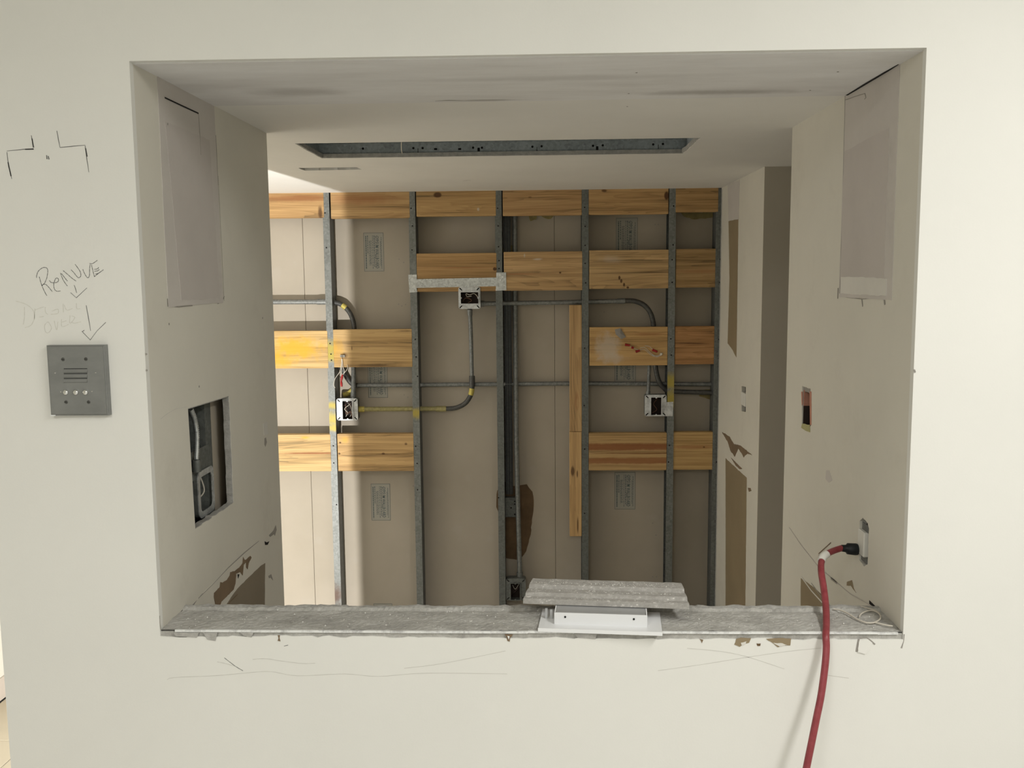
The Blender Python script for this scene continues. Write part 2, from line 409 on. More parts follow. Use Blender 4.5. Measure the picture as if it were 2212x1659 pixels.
for (a, b, c2, d2, wd) in [(940, 218, 1000, 217, .006), (1130, 418, 1185, 416, .003), (1000, 391, 1018, 390, .003)]:
    MB().ribbon([at(a, b, Z=ZC-.0018), at((a+c2)/2, (b+d2)/2-1, Z=ZC-.0018), at(c2, d2, Z=ZC-.0018)], [.0005, wd, .0005], (0, 0, -1), .0004).build('scuff', M['smudge'], ce)
# front room shell and slab above
struct(MB().box(-3, 3, -4, 2.9, 2.75, 2.8), 'ceiling_front', M['plain'])
struct(MB().box(-3, 3, -4.05, -4, 0, 2.75), 'wall_behind_camera', M['plain'])
struct(MB().box(3, 3.05, -4, 3, 0, 2.75), 'wall_outer_right', M['plain'])
struct(MB().box(-3.05, -3, -4, -.5, 0, 2.75), 'wall_outer_left', M['plain'])
wp = struct(MB().box(-2.37, -2.32, -.5, B+.02, 0, ZC), 'wall_passage_left', M['plain'])
struct(MB().box(-3, -2.32, -.5, -.45, 0, 2.75), 'wall_passage_end', M['plain'])
mb = MB().box(-2.32, -2.312, -.45, B, .006, .10); bb = struct(mb, 'baseboard_left', M['base'])
MB().box(-2.32, -2.3125, -.45, B, 0, .006).build('floor_gap', M['dark'], bb)
fl = struct(MB().box(-3, 3, -4, 3, -.05, -.004), 'floor', M['floor'])
TS = .4572; tm = None
for i in range(-1, 2):
    for j in range(-5, 3):
        xa, ya = -1.998+i*TS, 1.665+j*TS; xa0 = max(xa, -2.311)
        MB().bbox(xa0+.0015, xa+TS-.0015, ya+.0015, ya+TS-.0015, -.004, 0, .0012).build('tile', M['tile'], fl)

# back wall: gypsum boards, joints and printed labels
wb = bpy.data.objects.new('wall_back', None); COL.objects.link(wb); wb['kind'] = 'structure'; wb['_o'] = (0, 0, 0)
panels = []
for a, b in [(-2.32, -1.1267), (-1.1253, .0874), (.0886, X2)]:
    panels.append(MB().bbox(a, b, B, B+.016, 0, 2.7, .0014).build('drywall_panel', M['board'], wb))
MB().box(-2.32, X2, B+.010, B+.018, 0, 2.7).build('joint_backing', M['dark'], wb)
MB().box(-2.32, X2, D-.0008, B-.0005, 0, .035).build('bottom_track', M['galvdark'], wb)

def text_mesh(txt, size):
    cu = bpy.data.curves.new('t', 'FONT'); cu.body = txt; cu.size = size; cu.resolution_u = 1; cu.align_x = 'LEFT'; cu.offset = .018
    o = bpy.data.objects.new('t', cu); COL.objects.link(o)
    me = bpy.data.meshes.new_from_object(o.evaluated_get(bpy.context.evaluated_depsgraph_get()))
    vs = [v.co.copy() for v in me.vertices]; fs = [tuple(p.vertices) for p in me.polygons]
    bpy.data.objects.remove(o); bpy.data.curves.remove(cu); bpy.data.meshes.remove(me); return vs, fs
TV, TF = text_mesh('GYPSUM WALLBOARD', 1.0)
tw = max(v.x for v in TV)
def label(px0, py0, px1, py1, panel, seed, full=None):
    p0 = at(px0, py0, Y=B-.0003); p1 = at(px1, py1, Y=B-.0003); xa, xb = p0.x, p1.x; zt, zb = p0.z, p1.z
    if full: zt = zb+full if full > 0 else zt; zb = zb if full > 0 else zt+full
    y = B-.0004; b = .0016; L = zt-zb; W = xb-xa
    bgo = MB().box(xa, xb, y, B+.0001, zb, zt).build('printed_label', M['inkbg'], panel, label='printed gypsum wallboard label on the paper face')
    mb = MB(); y2 = y-.0003
    for r in ((xa, xb, zb, zb+b), (xa, xb, zt-b, zt), (xa, xa+b, zb, zt), (xb-b, xb, zb, zt)): mb.box(r[0], r[1], y2, y, r[2], r[3])
    rnd = random.Random(seed)
    # lines run downwards: u along -z, letter tops towards +x
    def line(xc, h, z0, z1, gap):
        z = z0
        while z > z1:
            l = rnd.uniform(.006, .018); 
            mb.box(xc-h*.36, xc+h*.36, y2, y, max(z-l*.6, z1), z); z -= l*.6+gap
    m = L*.07
    line(xb-W*.115, W*.035, zt-m-.008, zb+m, .0022); line(xb-W*.165, W*.03, zt-L*.22, zb+m*2, .002)
    hgt = W*.20; k = (L-2*m)/tw; xbase = xb-W*.42
    mb.add([(xbase+v.y*hgt*1.25, y2, zt-m-v.x*k) for v in TV], TF)
    line(xb-W*.47, W*.05, zt-m, zb+L*.12, .0025); line(xb-W*.55, W*.035, zt-m, zb+L*.07, .003)
    for q in range(3): line(xb-W*(.63+.045*q), W*.03, zt-L*.2-q*.001, zb+L*.16, .003)
    line(xb-W*.80, W*.05, zt-m, zb+L*.45, .003); line(xb-W*.89, W*.07, zt-m*1.2, zb+L*.06, .0018)
    mb.build('print', M['ink'], bgo)
# sub-part depth: the wall's panels carry the labels, the print is part of each label's own mesh
def label_join(*a, **k):
    return label(*a, **k)
for args in [(785, 503, 830, 586), (794, 775, 838, 859), (801, 1045, 844, 1124), (807, 1304, 849, 1384)]: label(*args, panels[1], 3)
for args in [(1331, 471, 1377, 556), (1328, 743, 1373, 826), (1328, 1020, 1372, 1100)]: label(*args, panels[2], 5)
# brown stained tear on the board round the old box
tp = [(1125, 1048), (1138, 1046), (1150, 1062), (1153, 1092), (1149, 1130), (1143, 1165), (1137, 1190), (1122, 1210), (1092, 1205), (1088, 1120), (1078, 1110), (1072, 1095), (1074, 1060), (1090, 1040), (1110, 1050)]
pp = rag([(at(a, b, Y=B).x, at(a, b, Y=B).z) for a, b in tp], .004, .02, None, 41)
MB().slab(pp, [], XZ(B-.0012), 0, .0011).build('torn_stain', M['stain'], panels[1], label='brown stained tear in the board behind the conduit')
for k, (a, b) in enumerate([(862, 560), (872, 567), (861, 657), (868, 661), (876, 658), (1415, 485), (1422, 485), (893, 1050), (903, 1076), (896, 1145), (905, 1170), (897, 1225), (908, 1262), (873, 853), (881, 858), (1305, 674), (1410, 1130), (1417, 1156), (1410, 1246), (1418, 1246)]):
    MB().disc(at(a, b, Y=B-.0001), (0, -1, 0), .0032, .0008, 7).build('nail_dent', M['smudge'], panels[1] if a < 1190 else panels[2])

for k, (L, th, pn) in enumerate([([(1142, 466), (1160, 466), (1158, 474), (1146, 478)], .006, 1), ([(1168, 466), (1196, 466), (1190, 473), (1176, 471)], .004, 1),
                          ([(1084, 538), (1092, 531), (1106, 530), (1112, 540), (1104, 547), (1086, 547)], .012, 1), ([(1470, 458), (1550, 458), (1546, 470), (1500, 474), (1478, 468)], .004, 2),
                          ([(1512, 842), (1548, 838), (1550, 868), (1530, 862), (1510, 856)], .0012, 2)]):
    MB().slab(rag([(at(a, b, Y=B).x, at(a, b, Y=B).z) for a, b in L], .003, .012, None, 45+k), [], XZ(B-.0001), -th, 0).build('foam_spill', M['foam'], panels[pn])
# ---------------------------------------------------------------- metal studs
def stud(xc, label, bands=(), z1=2.7, group='metal studs of the open back wall', holes=(), w_=.0318, y0=D, y1=None, web=1, name='metal_stud', zb=.036, mm=None, knock=()):
    y1 = B-.0004 if y1 is None else y1
    o = thing(name, label, 'stud', (xc, y0, 0), group)
    m = galv('stud_steel', (.20, .21, .20), [((b_[0], 0, b_[1]), (.05, .2, b_[2]), b_[3] if len(b_) > 3 else YEL) for b_ in bands]) if bands else (mm or M['galv'])
    t = .0012; a, b = xc-w_/2, xc+w_/2
    MB().box(a, b, y0, y0+t, zb, z1).build('front_flange', m, o)
    MB().box(a, b, y1-t, y1, zb, z1).build('back_flange', M['galv'], o)
    xw = (b-t, b) if web > 0 else (a, a+t)
    ko = [[(ky+.0165*math.cos(q*math.pi/6), kz+.0165*math.sin(q*math.pi/6)) for q in range(12)] for ky, kz in knock]
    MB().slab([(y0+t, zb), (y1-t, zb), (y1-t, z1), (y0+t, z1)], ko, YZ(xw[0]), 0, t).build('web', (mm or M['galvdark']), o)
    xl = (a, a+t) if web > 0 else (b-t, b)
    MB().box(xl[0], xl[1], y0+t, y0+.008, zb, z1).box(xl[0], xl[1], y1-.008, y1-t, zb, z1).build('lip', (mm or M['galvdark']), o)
    for (px, py) in holes:
        p = at(px, py, Y=y0); MB().disc((p.x, y0, p.z), (0, -1, 0), .0036, .0007, 8).build('screw', M['dark'], o, label='dark screw hole')
    return o
hs = [
    [(702, 460), (705, 535), (713, 742), (715, 765), (716, 778), (720, 963), (721, 1000), (727, 1090)],
    [(888, 450), (891, 488), (890, 540), (897, 733), (899, 771), (902, 813), (898, 964), (901, 1001), (902, 1058)],
    [(1075, 450), (1076, 488), (1077, 533), (1078, 563), (1078, 580), (1077, 1075)],
    [(1263, 448), (1264, 489), (1264, 530), (1264, 569), (1265, 611), (1263, 752), (1262, 876), (1263, 970), (1263, 1109)],
    [(1455, 445), (1454, 529), (1452, 561), (1452, 610), (1449, 732), (1450, 767), (1446, 962), (1444, 998)],
    [(1556, 560), (1555, 610), (1553, 733), (1553, 774), (1548, 998)]]
xs = [S0+i*SP for i in range(5)]+[X2-.0005-.012]
xs[0] += .0; 
labels = ['brightly lit steel stud, first from the left, with yellow overspray',
          'steel stud at the left end of the zinc bracket bar',
          'steel stud at the right end of the zinc bracket bar, tall conduit beside it',
          'steel stud with a narrow vertical timber fixed to its left side',
          'steel stud carrying the junction box with the blank flange on its left',
          'steel stud in the corner against the right side wall']
bnd = [[(0, at(713, 752, Y=D).z, .045), (0, at(717, 770, Y=D).z, .03), (0, at(719, 876, Y=D).z, .02), (0, at(720, 905, Y=D).z, .04), (0, at(721, 925, Y=D).z, .02), (-.014, at(728, 1285, Y=D).z, .06, (.10, .05, .03))],
       [(0, at(898, 893, Y=D).z, .03)], (), (), [(0, at(1447, 862, Y=D).z, .05), (0, at(1448, 825, Y=D).z, .05)], ()]
Y3 = D+.072; Y2C = D+.050
def kk(px, py, y): return (y, at(px, py, Y=y).z)
kn_ = [[kk(711, 652, D+.052)], [kk(904, 883.4, D+.047), kk(904, 831.2, Y3-.004)], [kk(1088, 655.2, Y2C), kk(1088, 829.6, Y3-.004)],
       [kk(1271, 652, Y2C), kk(1271, 828.4, Y3-.004)], [kk(1452, 845, Y2C), kk(1452, 829, Y3-.004)], []]
studs = []
for i, x in enumerate(xs):
    studs.append(stud(x, labels[i], bnd[i], holes=hs[i], w_=.0318 if i < 5 else .022, web=1 if i < 5 else -1, knock=kn_[i]))
# half-depth second stud behind the third one
xb2 = at(1097, 700, Y=D+.064).x
mb = stud(xb2, 'shallow dark second stud recessed right of the bracket bar stud', (), 2.7, None, (), .034, D+.062, None, -1, 'recessed_stud', at(1104, 1068, Y=D+.06).z, M['galvblack'])  # near-black colour paints in the shadow of the open cavity
MB().box(xb2-.006, xb2-.004, D+.0605, D+.0618, at(1104, 1070, Y=D+.06).z, 2.6).box(xb2+.006, xb2+.0075, D+.0605, D+.0618, at(1104, 1070, Y=D+.06).z, 2.6).build('rib', M['galv'], mb)

# ---------------------------------------------------------------- timber blocking
WC = (.545, .355, .167)
def blk(px0, px1, pt, pb, label, seed, group, c=WC, marks=(), vert=False, dy=0, tilt=0, dark=.5, top=None):
    xm = (px0+px1)/2
    a = at(px0, (pt+pb)/2, Y=D).x if px0 > 590 else -2.319; b = at(px1, (pt+pb)/2, Y=D).x
    z1 = at(xm, pt, Y=D).z if top is None else top; z0 = at(xm, pb, Y=D).z
    org = ((a+b)/2, D, (z0+z1)/2)
    mk = []
    for (mx, my, rx, rz, cc, amt, sf, wb_) in marks:
        p = at(mx, my, Y=D); mk.append(((p.x-org[0], 0, p.z-org[2]), (rx, .06, rz), cc, amt, sf, .75 if cc is YL else wb_))
    m = wood('pine_%d' % seed, seed, c, vert, mk, dark)
    o = MB().bbox(a, b, D-.001+dy, D+.037+dy, z0, z1, .0015).build('timber_upright' if vert else 'timber_block', m, org=org)
    o.rotation_euler = (0, tilt, 0); tag(o, label, 'timber', group); return o
DK = (.075, .03, .012); RD = (.32, .12, .045); YL = (.74, .41, .035); WH = (.62, .55, .45)
g1 = 'pine blocks of the top row'; g2 = 'pine blocks of the second row'; g3 = 'pine blocks of the third row'; g4 = 'pine blocks of the lowest row'
TOP = 2.33
blk(560, 693, 0, 471, 'top row pine block at the far left, reddish along its upper edge', 1, g1, (0.577, 0.366, 0.167), [(650, 428, .25, .018, RD, .7, .8, .3), (692, 460, .012, .04, DK, .8, .6, .4)], top=TOP)
blk(708, 880.5, 0, 471.5, 'top row pine block between the two leftmost studs', 2, g1, WC, [(780, 430, .20, .03, RD, .6, .9, .3)], top=TOP)
blk(895, 1069, 0, 467, 'top row pine block with a big round knot near the ceiling', 3, g1, (0.515, 0.336, 0.152), [(945, 421, .021, .014, DK, .9, .4, .2), (1033, 452, .006, .008, WH, .9, .6, .5)], top=TOP)
blk(1084, 1256.5, 0, 465.5, 'top row pine block right of the stud that meets the zinc bar', 4, g1, (0.546, 0.348, 0.167), [(1145, 426, .01, .005, DK, .5, .7, .3)], top=TOP)
blk(1272, 1446, 0, 463, 'top row pine block with a dark slanting gouge at its right end', 5, g1, (0.515, 0.330, 0.152), [(1440, 423, .012, .022, DK, .9, .4, .3), (1305, 412, .015, .008, DK, .8, .5, .3)], top=TOP)
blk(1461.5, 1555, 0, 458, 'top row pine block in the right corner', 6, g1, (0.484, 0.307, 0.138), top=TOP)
blk(900.5, 1073, 547, 630, 'second row pine block behind the zinc bracket bar', 7, g2, (0.515, 0.325, 0.145), [(1069, 581, .010, .009, DK, .9, .4, .3), (1000, 578, .2, .004, RD, .5, .9, .3)])
blk(1088.5, 1258, 543.5, 627.5, 'second row pine block with white scuffs near its top left', 8, g2, (0.567, 0.378, 0.189), [(1210, 589, .006, .005, DK, .9, .5, .3), (1120, 592, .12, .005, RD, .6, .9, .3), (1160, 560, .025, .005, WH, .9, .8, .6), (1133, 552, .004, .010, WH, .9, .8, .6)])
blk(1273, 1444, 540, 623.5, 'second row pine block with a curved dark burn mark', 9, g2, (0.567, 0.389, 0.196), [(1338, 600, .006, .011, DK, .9, .4, .2), (1342, 607, .006, .011, DK, .9, .4, .2), (1348, 615, .006, .010, DK, .9, .4, .2), (1356, 621, .007, .006, DK, .9, .4, .2), (1405, 588, .12, .004, DK, .6, .9, .4), (1320, 560, .06, .02, WH, .35, .9, .5)])
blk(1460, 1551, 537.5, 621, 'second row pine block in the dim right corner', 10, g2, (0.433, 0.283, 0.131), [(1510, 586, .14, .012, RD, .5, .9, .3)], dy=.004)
blk(575, 708.5, 715, 796, 'third row pine block sprayed bright yellow at the left', 11, g3, (0.618, 0.425, 0.189), [(640, 752, .14, .062, YL, .92, .7, .35), (600, 780, .09, .04, YL, .8, .8, .4)])
blk(720.5, 890.5, 711.5, 793, 'third row pine block with a bolt and loose wires', 12, g3, (0.556, 0.372, 0.167), [(722, 755, .05, .06, YL, .6, .9, .4), (800, 790, .16, .012, DK, .55, .9, .6), (760, 752, .004, .012, DK, .6, .7, .4), (875, 715, .05, .005, DK, .6, .8, .5), (745, 768, .016, .016, DK, .6, .8, .3)])
blk(1273.5, 1442, 706.5, 789.5, 'third row pine block smeared with white plaster and red capped wires', 13, g3, (0.536, 0.342, 0.145), [(1312, 750, .065, .075, WH, .62, .6, .75), (1325, 775, .07, .03, WH, .5, .7, .8), (1400, 722, .1, .01, RD, .5, .9, .3)])
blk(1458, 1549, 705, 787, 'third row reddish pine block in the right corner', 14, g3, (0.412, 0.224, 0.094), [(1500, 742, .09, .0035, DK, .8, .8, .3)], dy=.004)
blk(583, 715, 938.5, 1018, 'lowest row pine block at the far left with one long red streak', 15, g4, (0.659, 0.460, 0.217), [(680, 979, .19, .0055, RD, .9, .6, .3), (660, 945, .03, .008, YL, .7, .9, .4)])
blk(729.5, 894, 937, 1017.5, 'lowest row pine block between the two leftmost studs', 16, g4, (0.556, 0.366, 0.167), [(735, 956, .006, .005, DK, .9, .5, .3), (745, 950, .025, .02, YL, .5, .9, .4), (830, 981, .16, .0035, DK, .7, .9, .5), (733, 980, .007, .006, DK, .9, .5, .3), (877, 959, .008, .007, DK, .7, .6, .4), (828, 980, .009, .006, DK, .8, .5, .3)])
blk(1272, 1440, 935.5, 1016, 'lowest row pine block with broad red heartwood bands', 17, g4, (0.536, 0.354, 0.160), [(1340, 965, .75, .020, (.27, .095, .035), .85, .5, .35), (1380, 995, .75, .017, (.30, .11, .04), .75, .5, .35), (1400, 979, .30, .003, (.16, .05, .02), .8, .6, .3)])
blk(1453.5, 1545, 933.5, 1015, 'lowest row pine block in the right corner', 18, g4, (0.536, 0.354, 0.152), [(1500, 966, .14, .012, RD, .55, .8, .3), (1521, 966, .006, .004, DK, .8, .5, .3)], dy=.004)
gv = 'narrow upright timbers beside the fourth stud'
blk(1230.5, 1256.8, 659, 932, 'upper narrow upright timber beside the stud, with oval grain', 19, gv, (0.536, 0.354, 0.174), [(1246, 868, .012, .05, RD, .5, .8, .3), (1247, 870, .006, .03, WC, .8, .6, .2)], True)
blk(1230.5, 1256.4, 932.8, 1158.5, 'lower narrow upright timber with dark knots, stacked under the upper one', 20, gv, (0.556, 0.366, 0.174), [(1237, 1018, .010, .03, DK, .8, .5, .4), (1247, 1024, .004, .02, DK, .8, .5, .4), (1248, 1135, .004, .05, DK, .85, .6, .3)], True)

# ---------------------------------------------------------------- zinc bracket bar
bo = at(990, 611, Y=D-.004)
br = thing('bracket_bar', 'spangled zinc bracket bar spanning two studs above the upper junction box', 'bracket', (bo.x, D-.004, bo.z))
def quadpx(mb, pts, y, t0, t1):
    return mb.slab([(at(a, b, Y=y).x, at(a, b, Y=y).z) for a, b in pts], [], XZ(y), t0, t1)
quadpx(MB(), [(897, 604.5), (1075, 601), (1075, 617), (897, 621)], D-.006, 0, .004).build('bar', M['galvbright'], br)
quadpx(MB(), [(897, 603), (1075, 599.5), (1075, 602), (897, 605.5)], D-.012, 0, .008).build('bar_rib', M['galvbright'], br)
quadpx(MB(), [(897, 619.5), (1075, 615.7), (1075, 618.2), (897, 622)], D-.012, 0, .008).build('bar_rib', M['galvbright'], br)
quadpx(MB(), [(881.5, 593.5), (900, 593), (900.5, 606), (899, 620), (901.5, 631), (884.5, 632)], D-.0035, 0, .0025).build('end_plate', M['galvbright'], br)
quadpx(MB(), [(1072, 588.8), (1093, 588.5), (1093.5, 614), (1094, 627), (1070.5, 628), (1072, 612)], D-.0035, 0, .0025).build('end_plate', M['galvbright'], br)
for q in [(893, 600), (895, 627), (1080, 594), (1081, 605), (1086, 598)]:
    MB().disc(at(*q, Y=D-.0036), (0, -1, 0), .0035, .002, 8, .002).build('screw', M['chrome'], br)

# ---------------------------------------------------------------- junction boxes
def rrect(x0, x1, z0, z1, r, n=3):
    out = []
    for cx, cz, a0 in ((x1-r, z1-r, 0), (x0+r, z1-r, 90), (x0+r, z0+r, 180), (x1-r, z0+r, 270)):
        for k in range(n+1):
            a = math.radians(a0+90*k/n); out.append((cx+r*math.cos(a), cz+r*math.sin(a)))
    return out
def jbox(px0, py0, px1, py1, op, label, wires, y=D-.004, inner=M['boxin'], ring=None, name='junction_box'):
    """square steel box with a raised device ring; op = opening rectangle in pixels"""
    p0 = at(px0, py0, Y=y); p1 = at(px1, py1, Y=y); xa, xb, zt, zb = p0.x, p1.x, p0.z, p1.z
    o = thing(name, label, 'junction box', ((xa+xb)/2, y, zb), 'square junction boxes on the open back wall'); ring = ring or M['ring']
    q0 = at(op[0], op[1], Y=y); q1 = at(op[2], op[3], Y=y); hole = rrect(q0.x, q1.x, q1.z, q0.z, .003)
    mb = MB().slab(rrect(xa+.001, xb-.001, zb+.001, zt-.001, .008), [rrect(xa+.003, xb-.003, zb+.003, zt-.003, .007)], XZ(y), .003, .048)
    mb.slab(rrect(xa+.001, xb-.001, zb+.001, zt-.001, .008), [], XZ(y), .048, .050); mb.build('box_body', M['galv'], o)
    MB().slab(rrect(xa, xb, zb, zt, .010), [hole], XZ(y), 0, .0025).build('cover_ring', ring, o)
    h2 = rrect(q0.x+.002, q1.x-.002, q1.z+.002, q0.z-.002, .0025); e2 = rrect(q0.x-.0012, q1.x+.0012, q1.z-.0012, q0.z+.0012, .004)
    MB().slab(e2, [h2], XZ(y), -.007, .0005).build('raised_collar', ring, o)
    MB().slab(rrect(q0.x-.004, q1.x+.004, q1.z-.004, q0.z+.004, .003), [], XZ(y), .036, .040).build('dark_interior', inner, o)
    vert = (q0.z-q1.z) > (q1.x-q0.x)
    for s_ in (0, 1):
        if vert: c_ = ((q0.x+q1.x)/2, y-.0072, (q0.z-.003, q1.z+.003)[s_])
        else: c_ = ((q0.x+.003, q1.x-.003)[s_], y-.0072, (q0.z+q1.z)/2)
        MB().disc(c_, (0, 1, 0), .004, .003, 8).build('screw_ear', ring, o)
    for sx in (0, 1):
        for sz in (0, 1):
            cx_ = xa+.011 if sx == 0 else xb-.011; cz_ = zb+.010 if sz == 0 else zt-.010
            d = .0055; sg = 1 if (sx == sz) else -1
            MB().ribbon([(cx_-d, y, cz_-d*sg), (cx_+d, y, cz_+d*sg)], .005, (0, -1, 0), .0006).build('slot', M['dark'], o)
    for k, (mat, pts, r) in enumerate(wires):
        W = q1.x-q0.x; H = q0.z-q1.z
        P = [(q0.x+u*W, y+.030-.03*dp, q1.z+v*H) for u, v, dp in pts]
        MB().tube(smooth(P, 6), r, 6).build('wire', mat, o)
    return o
wv1 = [(M['wirew'], [(.2, .1, .2), (.45, .35, .8), (.2, .55, .9), (.6, .75, .8), (.85, .9, .3)], .0016), (M['wireb'], [(.8, .05, .2), (.75, .4, .9), (.35, .3, .8), (.25, .8, .4)], .0016),
       (M['wirew'], [(.3, .9, .2), (.75, .7, .8), (.85, .35, .7), (.6, .1, .3)], .0013), (M['wirek'], [(.1, .7, .5), (.55, .9, .9), (.9, .75, .6)], .0018)]
jb1 = jbox(726.5, 861, 773.5, 908, (739, 865, 763, 906), 'junction box nearest the left bright bay, upright opening full of wires', wv1)
wv2 = [(M['wirew'], [(.98, .05, .1), (.95, .5, .7), (.75, .85, .9), (.5, .75, .9), (.3, .85, .7), (.35, .6, .6), (.6, .65, .8)], .0016), (M['wireb'], [(.1, .2, .2), (.3, .5, .7), (.6, .3, .8), (.4, .1, .3)], .0016)]
jb2 = jbox(990, 620, 1038, 667, (994.5, 630.5, 1034.5, 656.5), 'junction box hanging below the zinc bracket bar, opening on its side', wv2)
wv3 = [(M['wireb'], [(.2, .1, .3), (.6, .3, .6), (.3, .6, .6), (.7, .9, .3)], .0015)]
jb3 = jbox(1393, 853, 1439.5, 899, (1405.5, 857.5, 1429, 897), 'junction box on the right, opening bare and brown inside', wv3)
quadpx(MB(), [(1438, 869), (1454.5, 868), (1453, 899), (1438, 899)], D-.0026, 0, .0022).build('fixing_plate', M['ring'], jb3)
wv4 = [(M['wirek'], [(.1, .2, .3), (.5, .5, .8), (.9, .7, .5)], .002), (M['wirew'], [(.2, .8, .3), (.5, .6, .7), (.9, .9, .3)], .0012)]
jb4 = jbox(1092.5, 1250, 1136, 1297, (1102.5, 1259, 1124, 1296), 'low grey junction box just above the sill', wv4, ring=M['galv'], y=D+.002)
quadpx(MB(), [(1079, 1245), (1092, 1245), (1092, 1299), (1080, 1299)], D-.0026, 0, .0022).build('fixing_plate', M['galv'], jb4)
# back plate of the old box in the stained tear
p0 = at(1090, 1075, Y=D+.06); p1 = at(1118, 1117, Y=D+.06)
ob = thing('old_box', 'grey punched plate of an old box behind the tall conduit', 'junction box', ((p0.x+p1.x)/2, D+.06, p1.z))
MB().slab(rrect(p0.x, p1.x, p1.z, p0.z, .004), [], XZ(D+.06), 0, .031).build('box_body', M['galv'], ob)
for q in [(1112, 1083), (1112, 1089), (1104, 1097), (1112, 1111)]: MB().disc(at(*q, Y=D+.0598), (0, -1, 0), .004, .0006, 8).build('knockout', M['dark'], ob)

# ---------------------------------------------------------------- conduits
YC = D+.052
def run(name, label, segs, y=YC, group='steel conduits in the open back wall'):
    """segs: (part name, material, pixel points, radius, smooth?)"""
    f = segs[0][2][0]; p = at(f[0], f[1], Y=f[2] if len(f) > 2 else y)
    o = thing(name, label, 'conduit', tuple(p), group)
    for (pn, mat, pts, r, sm) in segs:
        P = [at(q[0], q[1], Y=q[2] if len(q) > 2 else y) for q in pts]
        MB().tube(smooth(P, 8) if sm else P, r, 12).build(pn, mat, o)
    return o
YP = galv('oversprayed_conduit', (.34, .30, .13), (), .2, 1, .5)
ymk = galv('yellow_marked_coupling', (.60, .50, .12), (), .1, 1, .5)
RC = .0115
run('conduit', 'conduit entering from the far left and bending down behind the pine block', [
    ('pipe', M['emt'], [(122, 656), (560, 652.5), (700, 652)], RC, False), ('coupling', M['emt'], [(685, 652), (707, 652)], RC*1.2, False),
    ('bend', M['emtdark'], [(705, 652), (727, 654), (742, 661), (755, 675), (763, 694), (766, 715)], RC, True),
    ('coupling', ymk, [(739, 659), (742, 661), (747, 665.5)], RC*1.12, True),
    ('pipe', M['emt'], [(766, 712), (764, 800), (763, 862, YC-.025)], RC, True), ('connector', M['emt'], [(763.2, 848), (763, 861, YC-.025)], RC*1.25, False)])
run('conduit', 'yellow tinted conduit from the left junction box bending up to the bracket bar box', [
    ('pipe', YP, [(775, 884, YC-.02), (850, 883.5), (945, 883)], RC, True), ('connector', ymk, [(774, 884, YC-.02), (787, 884, YC-.015)], RC*1.25, False),
    ('coupling', YP, [(942, 883), (964, 883)], RC*1.22, False),
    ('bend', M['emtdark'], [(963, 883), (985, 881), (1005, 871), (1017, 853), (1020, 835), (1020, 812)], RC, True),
    ('coupling', ymk, [(1016.5, 853), (1018.5, 846), (1019.5, 839)], RC*1.12, True), ('coupling', M['emtdark'], [(1020, 835), (1019.5, 812)], RC*1.2, False),
    ('pipe', M['emt'], [(1019.5, 815), (1017, 720), (1015, 668, YC-.025)], RC*.85, True), ('connector', M['emt'], [(1015, 681, YC-.02), (1015, 668, YC-.025)], RC*1.1, False)], D+.047)
run('conduit', 'conduit from the bracket bar box running right and bending down into the smeared block', [
    ('connector', M['emt'], [(1038, 656), (1047, 656)], RC*1.25, False), ('pipe', M['emt'], [(1042, 656), (1200, 653.5), (1340, 650.5)], RC*.95, True),
    ('coupling', M['emt'], [(1333, 650.5), (1350, 650)], RC*1.15, False),
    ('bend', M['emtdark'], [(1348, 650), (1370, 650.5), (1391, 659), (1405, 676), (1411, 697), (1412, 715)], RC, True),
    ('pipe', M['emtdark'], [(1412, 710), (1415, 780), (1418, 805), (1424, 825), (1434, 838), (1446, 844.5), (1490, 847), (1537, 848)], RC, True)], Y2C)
run('conduit', 'long level conduit crossing the bays behind the studs', [
    ('pipe', M['emt'], [(770, 832.5), (1000, 830.5), (1250, 828.5), (1541, 830)], RC*.9, True),
    ('elbow', M['emtdark'], [(772, 832.5), (760, 829), (750, 817), (741, 800), (735, 792)], RC, True), ('coupling', ymk, [(765, 838), (754, 849), (742, 853)], RC*1.05, True)], Y3)
run('conduit', 'tall upright conduit beside the middle stud ending in the low box', [
    ('pipe', M['emt'], [(1112, 430, D+.0755), (1112.5, 620, D+.0755), (1113, 690, D+.074), (1114, 790, D+.050), (1114.5, 860, D+.046), (1116, 980, D+.042), (1123, 1248, D+.042)], RC*1.05, True), ('connector', M['emt'], [(1122.6, 1236), (1123.2, 1251)], RC*1.35, False)], D+.042)
run('conduit', 'short upright conduit dropping into the right junction box', [
    ('pipe', M['emt'], [(1403, 760), (1402, 800), (1400, 855, YC-.02)], RC*.7, True), ('connector', M['emt'], [(1400.2, 845, YC-.018), (1400, 855, YC-.02)], RC*.95, False)])
# ---------------------------------------------------------------- loose wires on the blocks
p = at(740, 770, Y=D-.012)
lw = thing('loose_wires', 'loose pale wires with red caps hanging from a bolt over the left box', 'wires', tuple(p))
MB().tube([at(738, 770, Y=D), at(739, 770, Y=D-.015)], .006, 8).build('clamp_bolt', M['brass'], lw)
MB().box(p.x-.012, p.x+.010, D-.012, D-.006, p.z-.004, p.z+.007).build('clamp_strap', M['chrome'], lw)
for mat, pts, r in [(M['wirew'], [(739, 775), (737, 790), (734, 803), (724, 818), (721, 832), (724, 838)], .0014), (M['wirew'], [(739, 775), (741, 792), (744, 803), (740, 810), (738, 818)], .0016),
                    (M['wirew'], [(738, 775), (738, 795), (737, 812)], .0014), (M['wirew'], [(738, 812), (746, 803), (751, 795), (750, 788)], .0014), (M['wirek'], [(742, 806), (748, 812), (752, 826)], .0016)]:
    MB().tube(smooth([at(a, b, Y=D-.010) for a, b in pts], 6), r, 6).build('wire', mat, lw)
